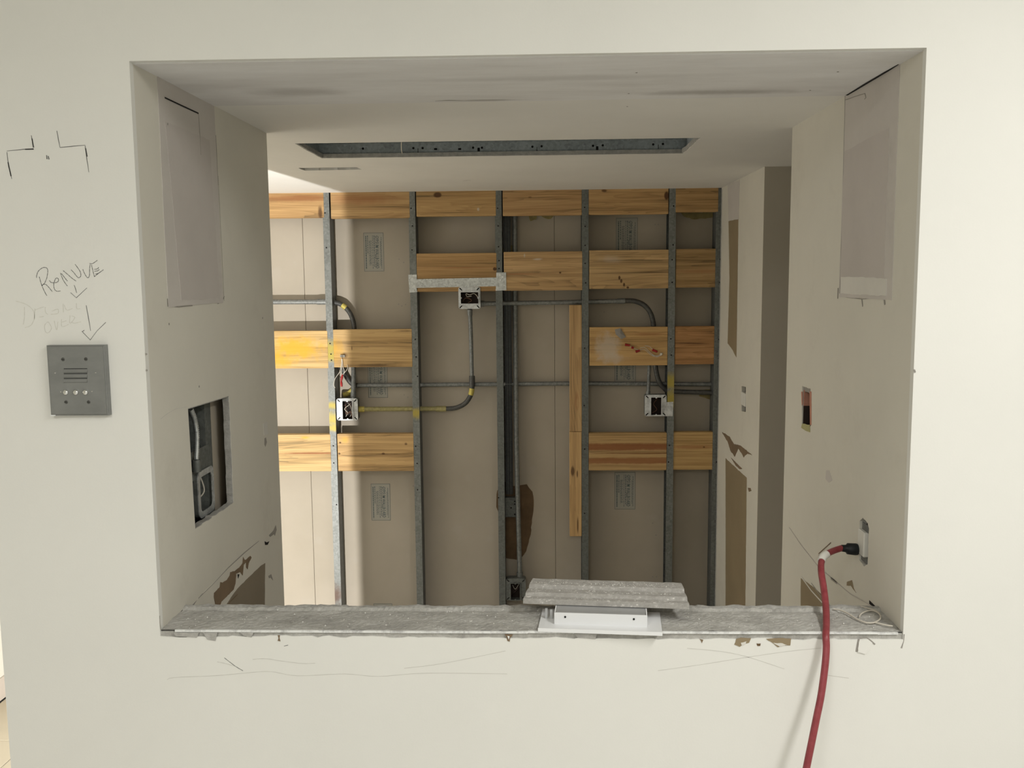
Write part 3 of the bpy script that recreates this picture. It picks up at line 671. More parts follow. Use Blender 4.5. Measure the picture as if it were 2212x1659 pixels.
for a, b, c, d in [(740, 809, 737, 822), (737, 822, 738, 835)]:
    MB().tube([at(a, b, Y=D-.010), at((a+c)/2, (b+d)/2, Y=D-.011), at(c, d, Y=D-.010)], [.0035, .006, .005], 8).build('wire_nut', M['rednut'], lw)
p = at(1428, 765, Y=D-.008)
rw = thing('capped_wires', 'thin wires with red caps lying across the plaster smeared block', 'wires', tuple(p))
MB().tube([at(1428, 765, Y=D), at(1428, 765, Y=D-.012)], [.008, .006], 8).build('clamp_bolt', M['brass'], rw)
for pts in [[(1428, 766), (1415, 768), (1405, 762), (1393, 751), (1382, 752)], [(1428, 768), (1413, 770), (1402, 763), (1392, 755), (1378, 757)], [(1432, 762), (1420, 771), (1408, 766)], [(1393, 747), (1402, 748), (1410, 755)], [(1380, 756), (1368, 752), (1356, 745)]]:
    MB().tube(smooth([at(a, b, Y=D-.005) for a, b in pts], 6), .0013, 6).build('wire', M['wirew'], rw)
for a, b, c, d in [(1350, 744.5, 1361, 746), (1364, 750, 1369, 752), (1373, 760, 1382, 757), (1409, 755.5, 1420, 760)]:
    MB().tube([at(a, b, Y=D-.005), at(c, d, Y=D-.006)], [.006, .0048], 8).build('wire_nut', M['rednut'], rw)
MB().add([v for v in [at(1328, 712, Y=D-.0015), at(1340, 709, Y=D-.004), at(1346, 718, Y=D-.004), at(1352, 728, Y=D-.004), at(1342, 733, Y=D-.0015), at(1330, 722, Y=D-.004), at(1340, 720, Y=D-.009)]],
         [(0, 6, 1), (1, 6, 2), (2, 6, 3), (3, 6, 4), (4, 6, 5), (5, 6, 0)]).build('putty_lump', M['smudge'], rw)

# ---------------------------------------------------------------- things in the left wall cavity
bk = MB().box(-.794, -.778, .432, YE-.016, 0, ZC).build('backing_board', M['board'], wl)
MB().box(-.7778, -.7766, .405, .445, 0, ZC).box(-.87, -.7778, .405, .4062, 0, ZC).build('cavity_stud', M['galv'], wl)
za, zb_ = at(430, 968, X=-.778).z, at(430, 1030, X=-.778).z
MB().box(-.7764, -.7752, .30, .425, zb_, za).build('steel_plate', M['galv'], wl)
MB().box(XL+.015, XL+.016, .03, YE-.016, 0, ZC).box(XL+.016, -.7945, YE-.0165, YE-.0155, 0, ZC).build('shade_lining', M['galvblack'], wl)  # added black sheets that paint in the darkness of the chase
cb = at(440, 1062, X=-.775)
bx = thing('cavity_box', 'round cornered steel box inside the cut-out of the left wall', 'junction box', (cb.x, cb.y, cb.z-.05))
yc0, zc0 = cb.y, cb.z; hw, hh = .052, .055
MB().slab(rrect(yc0-hw, yc0+hw, zc0-hh, zc0+hh, .018, 5), [rrect(yc0-hw+.006, yc0+hw-.006, zc0-hh+.006, zc0+hh-.006, .014, 5)], YZ(-.770), -.045, 0).build('box_body', M['galv'], bx)
MB().slab(rrect(yc0-hw, yc0+hw, zc0-hh, zc0+hh, .018, 5), [], YZ(-.770), -.048, -.045).build('box_back', M['galvblue'], bx)
MB().slab(rrect(yc0-hw, yc0+hw, zc0-hh, zc0+hh, .018, 5), [rrect(yc0-hw+.014, yc0+hw-.014, zc0-hh+.014, zc0+hh-.014, .012, 5)], YZ(-.770), 0, .002).build('box_rim', M['galvbright'], bx)
MB().tube(smooth([(-.79, yc0-.02, zc0-.02), (-.775, yc0+.002, zc0+.0), (-.785, yc0+.012, zc0+.03)], 6), .0018, 6).build('wire', M['wirew'], bx)
cpts = smooth([at(412, 884, X=-.766), at(420, 905, X=-.766), at(425, 935, X=-.766), at(425, 965, X=-.766), at(424, 993, X=-.766)], 14)
cp = MB(); rr = [.0052+(.0012 if (k % 2) else -.0006) for k in range(len(cpts))]
fc = thing('flexible_conduit', 'ribbed flexible steel conduit inside the cut-out of the left wall', 'conduit', tuple(cpts[-1]))
cp.tube(cpts, rr, 10).build('ribbed_hose', M['galvbright'], fc)
MB().tube([cpts[-1], cpts[-1]+Vector((0, 0, -.028))], [.009, .010], 10).build('connector', M['galv'], fc)

# ---------------------------------------------------------------- patches and wear on the side walls
def yz(pts, X): return [(at(a, b, X=X).y, at(a, b, X=X).z) for a, b in pts]
def decal(pts, X, sgn, mat, parent, name, seed=1, amp=.0015, step=.012, th=.0008, label=None, base=0):
    poly = rag(yz(pts, X), amp, step, None, seed)
    a, b = (base, base+th) if sgn > 0 else (-base-th, -base)
    return MB().slab(poly, [], YZ(X), a, b).build(name, mat, parent, label=label)
def line(pts, X, sgn, wd, mat, parent, name='crack', lift=.0004, base=0):
    P = [at(a, b, X=X)+Vector((sgn*base, 0, 0)) for a, b in pts]
    return MB().ribbon(P, wd, (sgn, 0, 0), lift).build(name, mat, parent)
ZP = 1.742
MB().slab(rag([(.122, ZP), (.450, ZP), (.448, ZC-.0005), (.124, ZC-.0005)], .001, .02, {0, 1, 3}, 51), [], YZ(X0), 0, .0012).build('compound_patch', M['mud'], wl, label='tall grey patch of joint compound on the left jamb')
MB().slab(rag([(.19, ZP+.012), (.425, ZP+.012), (.405, 2.115), (.150, 2.115)], .002, .02, None, 52), [], YZ(X0), .0012, .0018).build('compound_patch', M['mudpanel'], wl)
line([(354, 211), (390, 228), (427, 245)], X0, 1, .0030, M['dark'], wl, base=.0018)
line([(427, 245), (430, 290), (432, 335)], X0, 1, .0009, M['smudge'], wl, base=.0018)
line([(465, 292), (467, 335), (470, 400)], X0, 1, [.0016, .0030, .0006], M['smudge'], wl, base=.0012)
line([(470, 380), (478, 540), (483, 650)], X0, 1, .0008, M['smudge'], wl, base=.0012)
for q in [[(361, 645), (362, 662)], [(362, 661), (385, 663), (415, 660)], [(470, 656), (480, 650), (484, 640)]]: line(q, X0, 1, .0022, M['smudge'], wl, base=.0006)
for q in [(360, 268), (567, 687), (365, 700), (430, 835)]: MB().disc(at(*q, X=X0)+Vector((.0019, 0, 0)) if q[1] < 600 else at(*q, X=X0), (1, 0, 0), .0025, .0006, 7).build('dent', M['smudge'], wl)
line([(347, 905), (362, 893), (380, 883), (404, 879)], X0, 1, .0006, M['faint'], wl)
decal([(571, 947), (574, 945), (576, 955), (573, 965), (571, 960)], X0, 1, M['smudge'], wl, 'chip', 4)
decal([(568, 915), (577, 912), (579, 938), (570, 940)], X0, 1, M['mudlight'], wl, 'chip', 5)
c6 = lambda L: [(400+a/8.296, 1120+b/8.296) for a, b in L]
decal(c6([(700, 1600), (880, 1330), (1000, 1190), (1340, 860), (1430, 800), (1420, 1620), (1380, 1900), (600, 1900)]), X0, 1, M['unpaintdark'], wl, 'bare_board', 6, .0012, label='bare brown board where a backsplash was pulled off the left wall')
decal(c6([(100, 1640), (230, 1420), (760, 890), (1050, 620), (1320, 410), (1440, 480), (1440, 700), (1340, 830), (1000, 1150), (880, 1300), (720, 1560), (640, 1640)]), X0, 1, M['inner'], wl, 'compound_patch', 7, .001, th=.0006)
decal(c6([(800, 960), (890, 940), (905, 1010), (890, 1170), (860, 1270), (760, 1370), (640, 1490), (590, 1640), (470, 1640), (530, 1530), (505, 1400), (510, 1330), (610, 1230), (620, 1140), (660, 1150), (740, 1100), (790, 1020)]), X0, 1, M['brown'], wl, 'torn_paper', 8, .0008, .006, base=.0009)
decal(c6([(880, 940), (960, 880), (1020, 800), (1030, 690), (1055, 740), (1080, 740), (1160, 670), (1180, 700), (1130, 800), (1110, 910), (1085, 880), (1080, 780), (1040, 830), (1020, 1020), (980, 960), (900, 990)]), X0, 1, M['brown'], wl, 'torn_paper', 9, .0006, .006, base=.0009)
decal(c6([(930, 1000), (960, 1000), (940, 1075)]), X0, 1, M['dark'], wl, 'chip', 10, .0003, base=.0012)
line(c6([(730, 1600), (800, 1490), (930, 1360)]), X0, 1, .003, M['brown'], wl, base=.001)
line(c6([(230, 1430), (480, 1190), (760, 890), (1050, 620), (1320, 400)]), X0, 1, [.0016, .0008, .002, .003, .0006], M['smudge'], wl, base=.0007)
line(c6([(60, 1610), (150, 1540), (310, 1350)]), X0, 1, .003, M['smudge'], wl)
decal(c6([(1420, 410), (1455, 430), (1500, 410), (1470, 470), (1430, 475)]), X0, 1, M['dark'], wl, 'chip', 11, .0004, base=.0007)
decal(c6([(1490, 1030), (1540, 1000), (1570, 1110), (1530, 1060), (1500, 1070)]), X0, 1, M['smudge'], wl, 'chip', 12, .0005)
decal(c6([(1620, 120), (1635, 200), (1605, 310), (1590, 280), (1520, 330), (1500, 300), (1580, 210)]), X0, 1, M['smudge'], wl, 'scuff', 13, .0006)
# right jamb
MB().slab(rag([(.122, ZP+.002), (.449, ZP+.002), (.449, ZC-.0005), (.124, ZC-.0005)], .001, .02, {0, 1, 3}, 61), [], YZ(X1), -.0012, 0).build('compound_patch', M['mud'], wr, label='tall grey patch of joint compound on the right jamb')
MB().slab(rag([(.165, 1.785), (.442, 1.785), (.442, 2.075), (.165, 2.085)], .0015, .02, None, 62), [], YZ(X1), -.0018, -.0012).build('compound_patch', M['mudpanel'], wr)
MB().slab(rag([(.15, 1.752), (.436, 1.752), (.436, 1.790), (.15, 1.787)], .0015, .015, None, 63), [], YZ(X1), -.0024, -.0012).build('tape_strip', M['mudlight'], wr)
line([(1827, 201), (1826, 240), (1822, 420), (1815, 634)], X1, -1, [.004, .002, .0012, .003], M['smudge'], wr, base=.0012)
for q, wd in [([(1811, 622), (1810, 645)], .005), ([(1862, 645), (1864, 662)], .004), ([(1910, 642), (1912, 658)], .006), ([(1815, 640), (1862, 646), (1905, 643)], .0018)]: line(q, X1, -1, wd, M['smudge'], wr, base=.0006)
line([(1827, 216), (1850, 208), (1870, 202)], X1, -1, .0016, M['smudge'], wr, base=.0013)
line([(1870, 203), (1872, 211), (1869, 214)], X1, -1, .003, M['smudge'], wr, base=.0013)
# open gap along the top corner of the right jamb
P = [at(a, b, Z=ZC) for a, b in [(1806, 204), (1850, 177), (1885, 154), (1913, 137)]]
MB().ribbon([Vector((X1-.004, q.y, ZC-.0021)) for q in P], [.004, .008, .006, .002], (0, 0, -1), .0005).build('corner_gap', M['dark'], ce)
# cut-outs: box interiors
def cavity(X, sgn, pts, mats, label, name, cat):
    P = [at(a, b, X=X) for a, b in pts]; y0_, y1_ = min(p.y for p in P)-.004, max(p.y for p in P)+.004; z0_, z1_ = min(p.z for p in P)-.006, max(p.z for p in P)+.006
    o = thing(name, label, cat, (X+sgn*.02, (y0_+y1_)/2, z0_)); x = X+sgn*.0165
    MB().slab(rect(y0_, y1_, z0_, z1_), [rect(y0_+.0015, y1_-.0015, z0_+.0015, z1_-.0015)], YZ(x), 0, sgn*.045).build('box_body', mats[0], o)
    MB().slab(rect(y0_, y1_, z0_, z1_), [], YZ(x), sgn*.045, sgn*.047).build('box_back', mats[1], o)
    return o, (y0_, y1_, z0_, z1_)
o, e = cavity(X1, 1, [(1733, 834), (1753, 930)], (M['dark'], M['dark']), 'narrow switch cut-out with salmon painted edges in the right wall', 'switch_box', 'switch box')
yf_ = at(1734, 870, X=X1).y-.006; zz_ = [at(1734, q, X=X1).z for q in (842, 876, 922)]
MB().box(X1+.0012, X1+.030, yf_, yf_+.003, zz_[1], zz_[0]).build('painted_edge', M['salmon'], o)
MB().box(X1+.0012, X1+.030, yf_, yf_+.003, zz_[2], zz_[1]).build('dark_edge', M['boxin'], o)
decal([(1733, 846), (1740, 845), (1741, 868), (1736, 874), (1733, 868)], X1+.012, -1, M['salmon'], o, 'paint_flake', 71, .001, .006)
decal([(1733, 833), (1752, 839), (1752, 850), (1742, 846), (1733, 848)], X1+.004, -1, M['smudge'], o, 'torn_paper', 72, .0008, .006)
decal([(1733, 915), (1750, 918), (1750, 934), (1744, 932), (1731, 924)], X1-.0002, -1, M['olive'], wr, 'paint_smear', 73, .001, .006)
decal([(1749, 845), (1753, 846), (1753, 918), (1750, 918)], X1-.0002, -1, M['salmon'], wr, 'paint_smear', 74, .0006, .008, .0005)
decal([(1731, 846), (1734, 846), (1734, 872), (1732, 876)], X1-.0002, -1, M['salmon'], wr, 'paint_smear', 75, .0006, .008, .0005)
o, e = cavity(X1, 1, [(1855, 1118), (1878, 1224)], (M['dark'], M['dark']), 'white wall outlet without its plate, red cord plugged in', 'wall_outlet', 'outlet')
q0, q1 = at(1857, 1141, X=X1), at(1871, 1207, X=X1)
ry0, ry1 = min(q0.y, q1.y), max(q0.y, q1.y); rz0, rz1 = q1.z, q0.z
MB().bbox(X1-.004, X1+.012, ry0+.007, ry1, rz0, rz1, .002).build('receptacle', M['offwhite'], o)
MB().box(X1+.004, X1+.0055, ry0+.004, ry1-.004, rz1, rz1+.016).build('strap', M['galvdark'], o)
MB().box(X1+.004, X1+.0055, ry0+.004, ry1-.004, rz0-.014, rz0).build('strap', M['galvdark'], o)
o, e = cavity(X2, 1, [(1601, 835), (1612, 890)], (M['dark'], M['dark']), 'small white device in a cut-out of the far right wall', 'wall_device', 'outlet')
q0, q1 = at(1602, 845, X=X2), at(1610.5, 879, X=X2)
MB().bbox(X2-.003, X2+.012, min(q0.y, q1.y), max(q0.y, q1.y), q1.z, q0.z, .002).build('receptacle', M['offwhite'], o)
# wear low on the right wall
c8 = lambda L: [(1520+a/1.887, 780+b/1.887) for a, b in L]
decal(c8([(397, 885), (440, 915), (480, 950), (492, 1010), (492, 1120), (395, 1120)]), X1, -1, M['unpaint'], wr, 'bare_board', 81, .001, label='bare brown board low on the near right wall')
for L, wd, mt in [([(350, 678), (395, 745), (470, 840), (530, 890), (600, 950), (690, 1000)], .0016, M['mudpanel']), ([(400, 880), (440, 935), (490, 990)], .004, M['mudlight']), ([(520, 885), (545, 905)], .006, M['smudge']),
                  ([(440, 905), (480, 960), (520, 1000)], .0022, M['smudge']), ([(470, 785), (520, 740)], .0022, M['brown']), ([(470, 790), (490, 810)], .003, M['mud'])]:
    line(c8(L), X1, -1, wd, mt, wr, 'scratch', base=.0009)
decal(c8([(585, 900), (605, 893), (612, 925), (622, 945), (600, 915), (584, 915)]), X1, -1, M['unpaint'], wr, 'chip', 83, .001, .008)
decal(c8([(500, 445), (512, 445), (525, 485), (510, 495), (498, 480)]), X1, -1, M['mud'], wr, 'scuff', 84, .001)
line([(1878, 1300), (1895, 1316), (1920, 1338), (1948, 1366)], X1, -1, [.008, .006, .003, .002], M['dark'], wr, 'crack')
# far right wall wear
c5 = lambda L: [(1540+a/3.072, 780+b/3.072) for a, b in L]
decal(c5([(85, 645), (225, 775), (212, 1900), (85, 1900)]), X2, -1, M['unpaint'], wq, 'bare_board', 85, .0015, label='tall strip of bare brown board on the far right wall')
decal(c5([(60, 470), (110, 500), (140, 550), (190, 565), (260, 625), (230, 615), (205, 640), (190, 610), (170, 580), (145, 635), (115, 590), (100, 540)]), X2, -1, M['brown'], wq, 'torn_paper', 86, .002, .01)
decal(c5([(120, 640), (160, 680), (195, 715), (180, 718), (150, 690)]), X2, -1, M['brown'], wq, 'torn_paper', 87, .001, .01)
decal(c5([(232, 840), (250, 842), (256, 862), (240, 868)]), X2, -1, M['brown'], wq, 'chip', 88, .001)
decal([(1574, 478), (1595, 473), (1594, 560), (1591, 772), (1580, 752), (1572, 742), (1576, 600)], X2, -1, M['unpaint'], wq, 'bare_board', 89, .0015, label='narrow brown strip high on the far right wall')
decal([(1572, 400), (1598, 388), (1596, 473), (1574, 478)], X2, -1, M['mud'], wq, 'compound_patch', 90, .0015)
# ragged cut edge of the far wall's board beside the corner stud
mb = MB(); mb.slab(rag([(D-.014, .1), (D-.003, .1), (D-.003, 2.19), (D-.014, 2.19)], .0025, .012, {3}, 91), [], YZ(X2), -.002, 0); mb.build('cut_edge', M['gyp'], wq)
# return face chips
for q in [[(1668, 1050), (1671, 1052), (1672, 1070), (1669, 1072)]]:
    MB().slab([(at(a, b, Y=Y2).x, at(a, b, Y=Y2).z) for a, b in q], [], XZ(Y2), -.001, 0).build('chip', M['mudlight'], wq)

# ---------------------------------------------------------------- empty light opening
lh = thing('light_housing', 'empty steel housing of a removed strip light in the ceiling', 'light housing', (-.107, 1.25, ZC+.015))
hz0, hz1 = ZC+.0145, ZC+.15
MB().box(FX[0]-.012, FX[1]+.012, FX[3]+.006, FX[3]+.008, hz0, hz1).build('back_side', M['galvblue'], lh)
MB().box(FX[0]-.012, FX[1]+.012, FX[2]-.008, FX[2]-.006, hz0, hz1).build('front_side', M['galvblue'], lh)
MB().box(FX[0]-.014, FX[0]-.012, FX[2]-.008, FX[3]+.008, hz0, hz1).build('end_side', M['galvblue'], lh)
MB().box(FX[1]+.012, FX[1]+.014, FX[2]-.008, FX[3]+.008, hz0, hz1).build('end_side', M['galvblue'], lh)
MB().box(FX[0]-.012, FX[1]+.012, FX[2]-.008, FX[3]+.008, hz1, hz1+.002).build('housing_top', M['galvblue'], lh)
MB().box(FX[0]-.010, FX[1]+.010, FX[3]+.0005, FX[3]+.006, hz0+.030, hz0+.034).build('channel_lip', M['galvblue'], lh)
yb = FX[3]+.006
for a, b in [(784, 321), (893, 320), (913, 320), (1022, 319), (1041, 319), (1150, 317), (1170, 316), (1281, 315), (1302, 314), (1411, 312), (1432, 311)]:
    MB().disc(at(a, b, Y=yb), (0, -1, 0), .004, .0006, 8).build('punched_hole', M['dark'], lh)
for a, b, ww, h in [(903, 325, .002, .014), (1160, 322, .002, .014), (1422, 317, .002, .014), (941, 322, .010, .006), (993, 322, .010, .006), (1290, 320, .008, .012), (1034, 323, .008, .012)]:
    q = at(a, b, Y=yb); MB().box(q.x-ww/2, q.x+ww/2, yb-.0006, yb, q.z-h/2, q.z+h/2).build('punched_slot', M['dark'], lh)
MB().tube(smooth([(at(869, 308, Y=1.09).x, 1.09, ZC+.03), tuple(at(867, 318, Y=1.2)), tuple(at(869, 331, Y=1.40))], 8), .0016, 6).build('hanging_string', M['wirew'], lh, label='pale string hanging across the opening')

# ---------------------------------------------------------------- intercom panel on the front wall
ci = lambda a, b: (80+a/8.294, 720+b/8.294)
ty = .0145; yf = -ty
tl, tr, bl, br_ = [at(*ci(a, b), Y=yf) for a, b in ((155, 222), (1168, 205), (240, 1478), (1242, 1476))]
xa, xb_, zt, zb = (tl.x+bl.x)/2, (tr.x+br_.x)/2, (tl.z+tr.z)/2, (bl.z+br_.z)/2
ic = thing('intercom_panel', 'grey metal intercom plate with three buttons on the front wall', 'intercom', ((xa+xb_)/2, 0, (zt+zb)/2))
bvv = MB(); bm = bmesh.new(); bmesh.ops.create_cube(bm, size=1)
for v in bm.verts: v.co = Vector(((xa+xb_+.004)/2+v.co.x*(xb_+.004-xa), -ty/2+v.co.y*ty, (zt+zb)/2+v.co.z*(zt-zb)))
bmesh.ops.bevel(bm, geom=[e for e in bm.edges if all(v.co.y < -ty*.5 for v in e.verts)], offset=.003, segments=3, affect='EDGES')
bvv.bm(bm); pl = bvv.build('face_plate', M['panel'], ic)
pt = lambda a, b: at(*ci(a, b), Y=yf)
for q in [(465, 468), (875, 462), (522, 1232), (925, 1232)]:
    s_ = MB().disc(pt(*q), (0, -1, 0), .0036, .0012, 12, .0026).build('screw', M['darkscrew'], ic)
    q_ = pt(*q); MB().box(q_.x-.0028, q_.x+.0028, yf-.0016, yf-.0012, q_.z-.0005, q_.z+.0005).build('screw_slot', M['dark'], s_)
for q in [(327, 712), (1050, 705), (428, 1048), (985, 1040)]: MB().disc(pt(*q), (0, -1, 0), .0017, .0012, 8, .001).build('rivet', M['chrome'], ic)
for k, zc in enumerate((640, 728, 815)):
    a, b = pt(480, zc), pt(900, zc)
    MB().box(a.x, b.x, yf-.0002, yf+.001, a.z-.0004, a.z+.0012).build('grille_slot', M['galvblack'], ic)
    MB().add([(a.x, yf, a.z-.0012), (b.x, yf, a.z-.0012), (b.x, yf-.0022, a.z-.006), (a.x, yf-.0022, a.z-.006), (a.x, yf, a.z-.008), (b.x, yf, a.z-.008)], [(0, 3, 2, 1), (3, 4, 5, 2), (0, 4, 3), (1, 2, 5)]).build('louver', M['panel'], ic)
for q in [(520, 1055), (700, 1055), (872, 1055)]:
    c = pt(*q); MB().tube([c, c+Vector((0, -.002, 0)), c+Vector((0, -.0045, 0)), c+Vector((0, -.006, 0))], [.0058, .0058, .0048, .0025], 14).build('button', M['chrome'], ic)
MB().box(xa, xa+.010, -.0146, -.0138, zb, zb+.0018).build('chipped_corner', M['white'], ic)

# ---------------------------------------------------------------- handwriting and scratches on the front wall
def stroke(mb, pts, wd=.0015, sm=True):
    P = [at(a, b, Y=0) for a, b in pts]
    if sm and len(P) > 2: P = smooth(P, 5)
    n = len(P); mb.ribbon(P, [wd*(.75+.25*math.sin(i*2.1)) for i in range(n)], (0, -1, 0), .00035)
def w6(L): return [(30+a/8.732, 560+b/8.732) for a, b in L]
mb = MB()
for L in [[(430, 350), (432, 300), (470, 215), (560, 155), (625, 170), (640, 230), (625, 340), (580, 450), (525, 500)], [(480, 330), (510, 440), (560, 570), (622, 688)], [(525, 495), (590, 470), (660, 530), (725, 610)],
          [(670, 400), (710, 440), (800, 440), (845, 400), (830, 360), (790, 365), (755, 460), (765, 560), (810, 602), (880, 598)],
          [(880, 260), (930, 390), (1010, 505)], [(900, 270), (960, 350), (1010, 410)], [(930, 215), (1020, 290), (1100, 360), (1175, 412)],
          [(1080, 200), (1130, 250), (1190, 325), (1225, 350), (1265, 310), (1245, 220), (1155, 95)], [(1300, 190), (1340, 280), (1392, 350), (1425, 310), (1430, 180), (1440, 100)],
          [(1430, 78), (1480, 85), (1575, 20)], [(1465, 110), (1490, 210), (1520, 330)], [(1520, 190), (1580, 180), (1600, 150)], [(1520, 228), (1590, 215), (1610, 190)], [(1520, 330), (1590, 270), (1690, 200)], [(1540, 280), (1600, 265)]]:
    stroke(mb, w6(L), .0013)
mb.build('handwriting', M['pencil'], wf, label='pencilled word REMOVE')
mb = MB()
for L in [[(1138, 488), (1165, 560), (1185, 635)], [(1072, 630), (1178, 728), (1380, 540)]]: stroke(mb, w6(L), .0012, False)
for L in [[(1365, 870), (1410, 1120), (1450, 1350)], [(1285, 1360), (1442, 1522), (1570, 1350), (1735, 1190)], [(1290, 1365), (1330, 1340)]]: stroke(mb, w6(L), .0013, False)
mb.build('pencil_arrow', M['pencil'], wf, label='two pencilled arrows pointing down to the intercom')
mb = MB()
for L in [[(40, 790), (230, 850), (360, 960), (390, 1090), (330, 1240), (210, 1290)], [(200, 900), (200, 1080), (180, 1230)], [(400, 930), (390, 1130)], [(400, 960), (470, 930), (560, 900)], [(480, 1090), (560, 1080)],
          [(590, 900), (600, 1000), (640, 1040)], [(700, 1040), (830, 1020), (830, 940), (720, 980)], [(930, 840), (935, 1000)], [(950, 860), (1000, 960), (1100, 930)], [(1180, 830), (1190, 930), (1250, 930)],
          [(640, 1180), (580, 1250), (600, 1370), (660, 1380), (710, 1290), (650, 1180)], [(760, 1160), (810, 1335), (830, 1180)], [(900, 1130), (910, 1270), (1030, 1230)], [(900, 1190), (990, 1160)], [(1060, 1060), (1060, 1210), (1150, 1100), (1090, 1070)], [(1090, 1190), (1150, 1205), (1260, 1180)]]:
    stroke(mb, w6(L), .0011)
mb.build('faint_handwriting', M['veryfaint'], wf, label='almost erased pencil note Drywall over')
def w7(L): return [(a/3.319, 260+b/3.319) for a, b in L]
mb = MB()
for L in [[(225, 108), (232, 150), (241, 195)], [(242, 206), (170, 208), (50, 220)], [(50, 228), (62, 330), (85, 420)], [(408, 75), (420, 140), (430, 192)], [(430, 195), (520, 186), (611, 178)], [(611, 182), (622, 270), (638, 372)]]: stroke(mb, w7(L), .0014, False)
for L in [[(230, 130), (241, 195)], [(180, 208), (242, 206)], [(58, 300), (80, 400)], [(614, 200), (625, 260)]]: stroke(mb, w7(L), .0026, False)
for L in [[(334, 250), (338, 278)], [(346, 256), (352, 280)]]: stroke(mb, w7(L), .0022, False)
mb.build('pencil_outline', M['pencil'], wf, label='pencilled stepped outline with a small tick')
mb = MB(); c3 = lambda L: [(330+a/2.873, 1280+b/2.873) for a, b in L]
for L in [[(90, 540), (140, 527), (400, 515), (600, 497), (730, 490), (900, 516), (1190, 505), (1400, 520), (1700, 500), (2200, 505)], [(620, 415), (700, 410), (800, 425), (930, 440), (1010, 438)], [(400, 430), (450, 440), (520, 460)], [(1560, 470), (1800, 440), (2190, 362)]]: stroke(mb, c3(L), .0009)
c9 = lambda L: [(1460+a/4.096, 1290+b/4.096) for a, b in L]
for L in [[(-160, 650), (200, 600), (640, 530), (1000, 478), (1290, 450)], [(100, 452), (400, 480), (640, 530), (960, 635)], [(1340, 690), (1530, 716)]]: stroke(mb, c9(L), .0010)
mb.build('scratch', M['faint'], wf, label='long faint scratches under the sill')
mb = MB(); stroke(mb, c3([(445, 405), (510, 455), (560, 485)]), .0012); stroke(mb, [(0, 0), (1, 1)][:0] or c3([(815, 332), (840, 326)]), .0012, False); mb.build('scratch', M['pencil'], wf)
# chips along the top of the lower wall
def chip(pts, mat, name='chip', th=.0009, seed=1, amp=.0008, label=None):
    MB().slab(rag([(at(a, b, Y=0).x, at(a, b, Y=0).z) for a, b in pts], amp, .004, None, seed), [], XZ(0), -th, 0).build(name, mat, wf, label=label)
chip([(1590, 1380), (1600, 1377), (1622, 1378), (1618, 1388), (1606, 1390), (1598, 1397), (1586, 1392)], M['unpaint'], 'torn_paper', seed=1)
chip([(1655, 1380), (1680, 1378), (1709, 1379), (1707, 1394), (1690, 1393), (1680, 1398), (1668, 1388)], M['unpaint'], 'torn_paper', seed=2)
chip([(1634, 1390), (1643, 1390), (1642, 1395), (1636, 1395)], M['stain'], seed=3)
for q in ([(1600, 1388), (1612, 1385), (1610, 1391), (1602, 1394)], [(1670, 1388), (1690, 1389), (1700, 1393), (1684, 1396)]): chip(q, M['mudlight'], 'paint_flake', .0014, 4)
chip([(600, 1372), (605, 1372), (604, 1378), (606, 1385), (600, 1384), (602, 1378)], M['brown'], seed=5)
chip([(1090, 1370), (1108, 1370), (1102, 1378), (1101, 1386), (1096, 1384), (1094, 1376)], M['brown'], seed=6)
chip([(1096, 1373), (1101, 1374), (1099, 1381)], M['white'], 'screw', .002, 7)
chip([(1511, 1380), (1519, 1382), (1516, 1389)], M['brown'], seed=8)
for L, wd in [([(1855, 1380), (1852, 1395), (1850, 1408)], .004), ([(1855, 1379), (1872, 1377), (1880, 1384), (1890, 1392)], [.001, .002, .004, .003]), ([(1953, 1370), (1952, 1385), (1947, 1400)], [.002, .001, .003])]:
    MB().ribbon([at(a, b, Y=0) for a, b in L], wd, (0, -1, 0), .0005).build('crack', M['smudge'], wf)
chip([(1856, 1382), (1874, 1380), (1884, 1388), (1880, 1402), (1868, 1412), (1852, 1408)], M['wall'], 'loose_plaster', .0025, 9)
MB().ribbon([at(345, 1330, Y=0), at(346, 1348, Y=0), at(348, 1360, Y=0)], .0012, (0, -1, 0), .0005).build('crack', M['smudge'], wf)
line([(349, 1360), (368, 1345), (385, 1328), (397, 1316)], X0, 1, [.002, .005, .004, .003], M['dark'], wl, 'crack')
for a, b in [(316, 765), (317, 800), (1975, 800), (1976, 803)]:
    MB().disc(at(a, b, Y=0), (0, -1, 0), .002, .001, 6).build('bead_nick', M['smudge'], wf)

# ---------------------------------------------------------------- metal air diffuser on the sill
zp = ZS+.0035
A, Bq, Cq, Dq = at(1162, 1361, Z=zp), at(1431, 1370, Z=zp), at(1421, 1334, Z=zp), at(1165, 1306, Z=zp)
ux = (Bq-A).normalized(); uy = Vector((-ux.y, ux.x, 0)); LW = (Bq-A).length
df = thing('air_diffuser', 'white metal air diffuser with a dusty ribbed cover lying on the sill', 'diffuser', tuple(A))
def loc(u, v, h): return A+ux*u+uy*v+Vector((0, 0, h))
def lbox(mb, u0, u1, v0, v1, h0, h1):
    vs = [loc(u, v, h) for h in (h0, h1) for v in (v0, v1) for u in (u0, u1)]
    return mb.add(vs, [(0, 2, 3, 1), (4, 5, 7, 6), (0, 1, 5, 4), (2, 6, 7, 3), (0, 4, 6, 2), (1, 3, 7, 5)])
fl_ = MB().slab([(0, 0), (LW, 0), (LW, .115), (0, .115)], [[(.032, .034), (LW-.030, .034), (LW-.030, .085), (.032, .085)]], lambda u, v, t: tuple(loc(u, v, t)), -.0012, .0012); fl_.build('flange', M['white'], df)
lbox(MB(), 0, LW, -.0012, .0012, -.0030, .0045).build('flange_rim', M['white'], df)
u0, u1 = .030, LW-.028
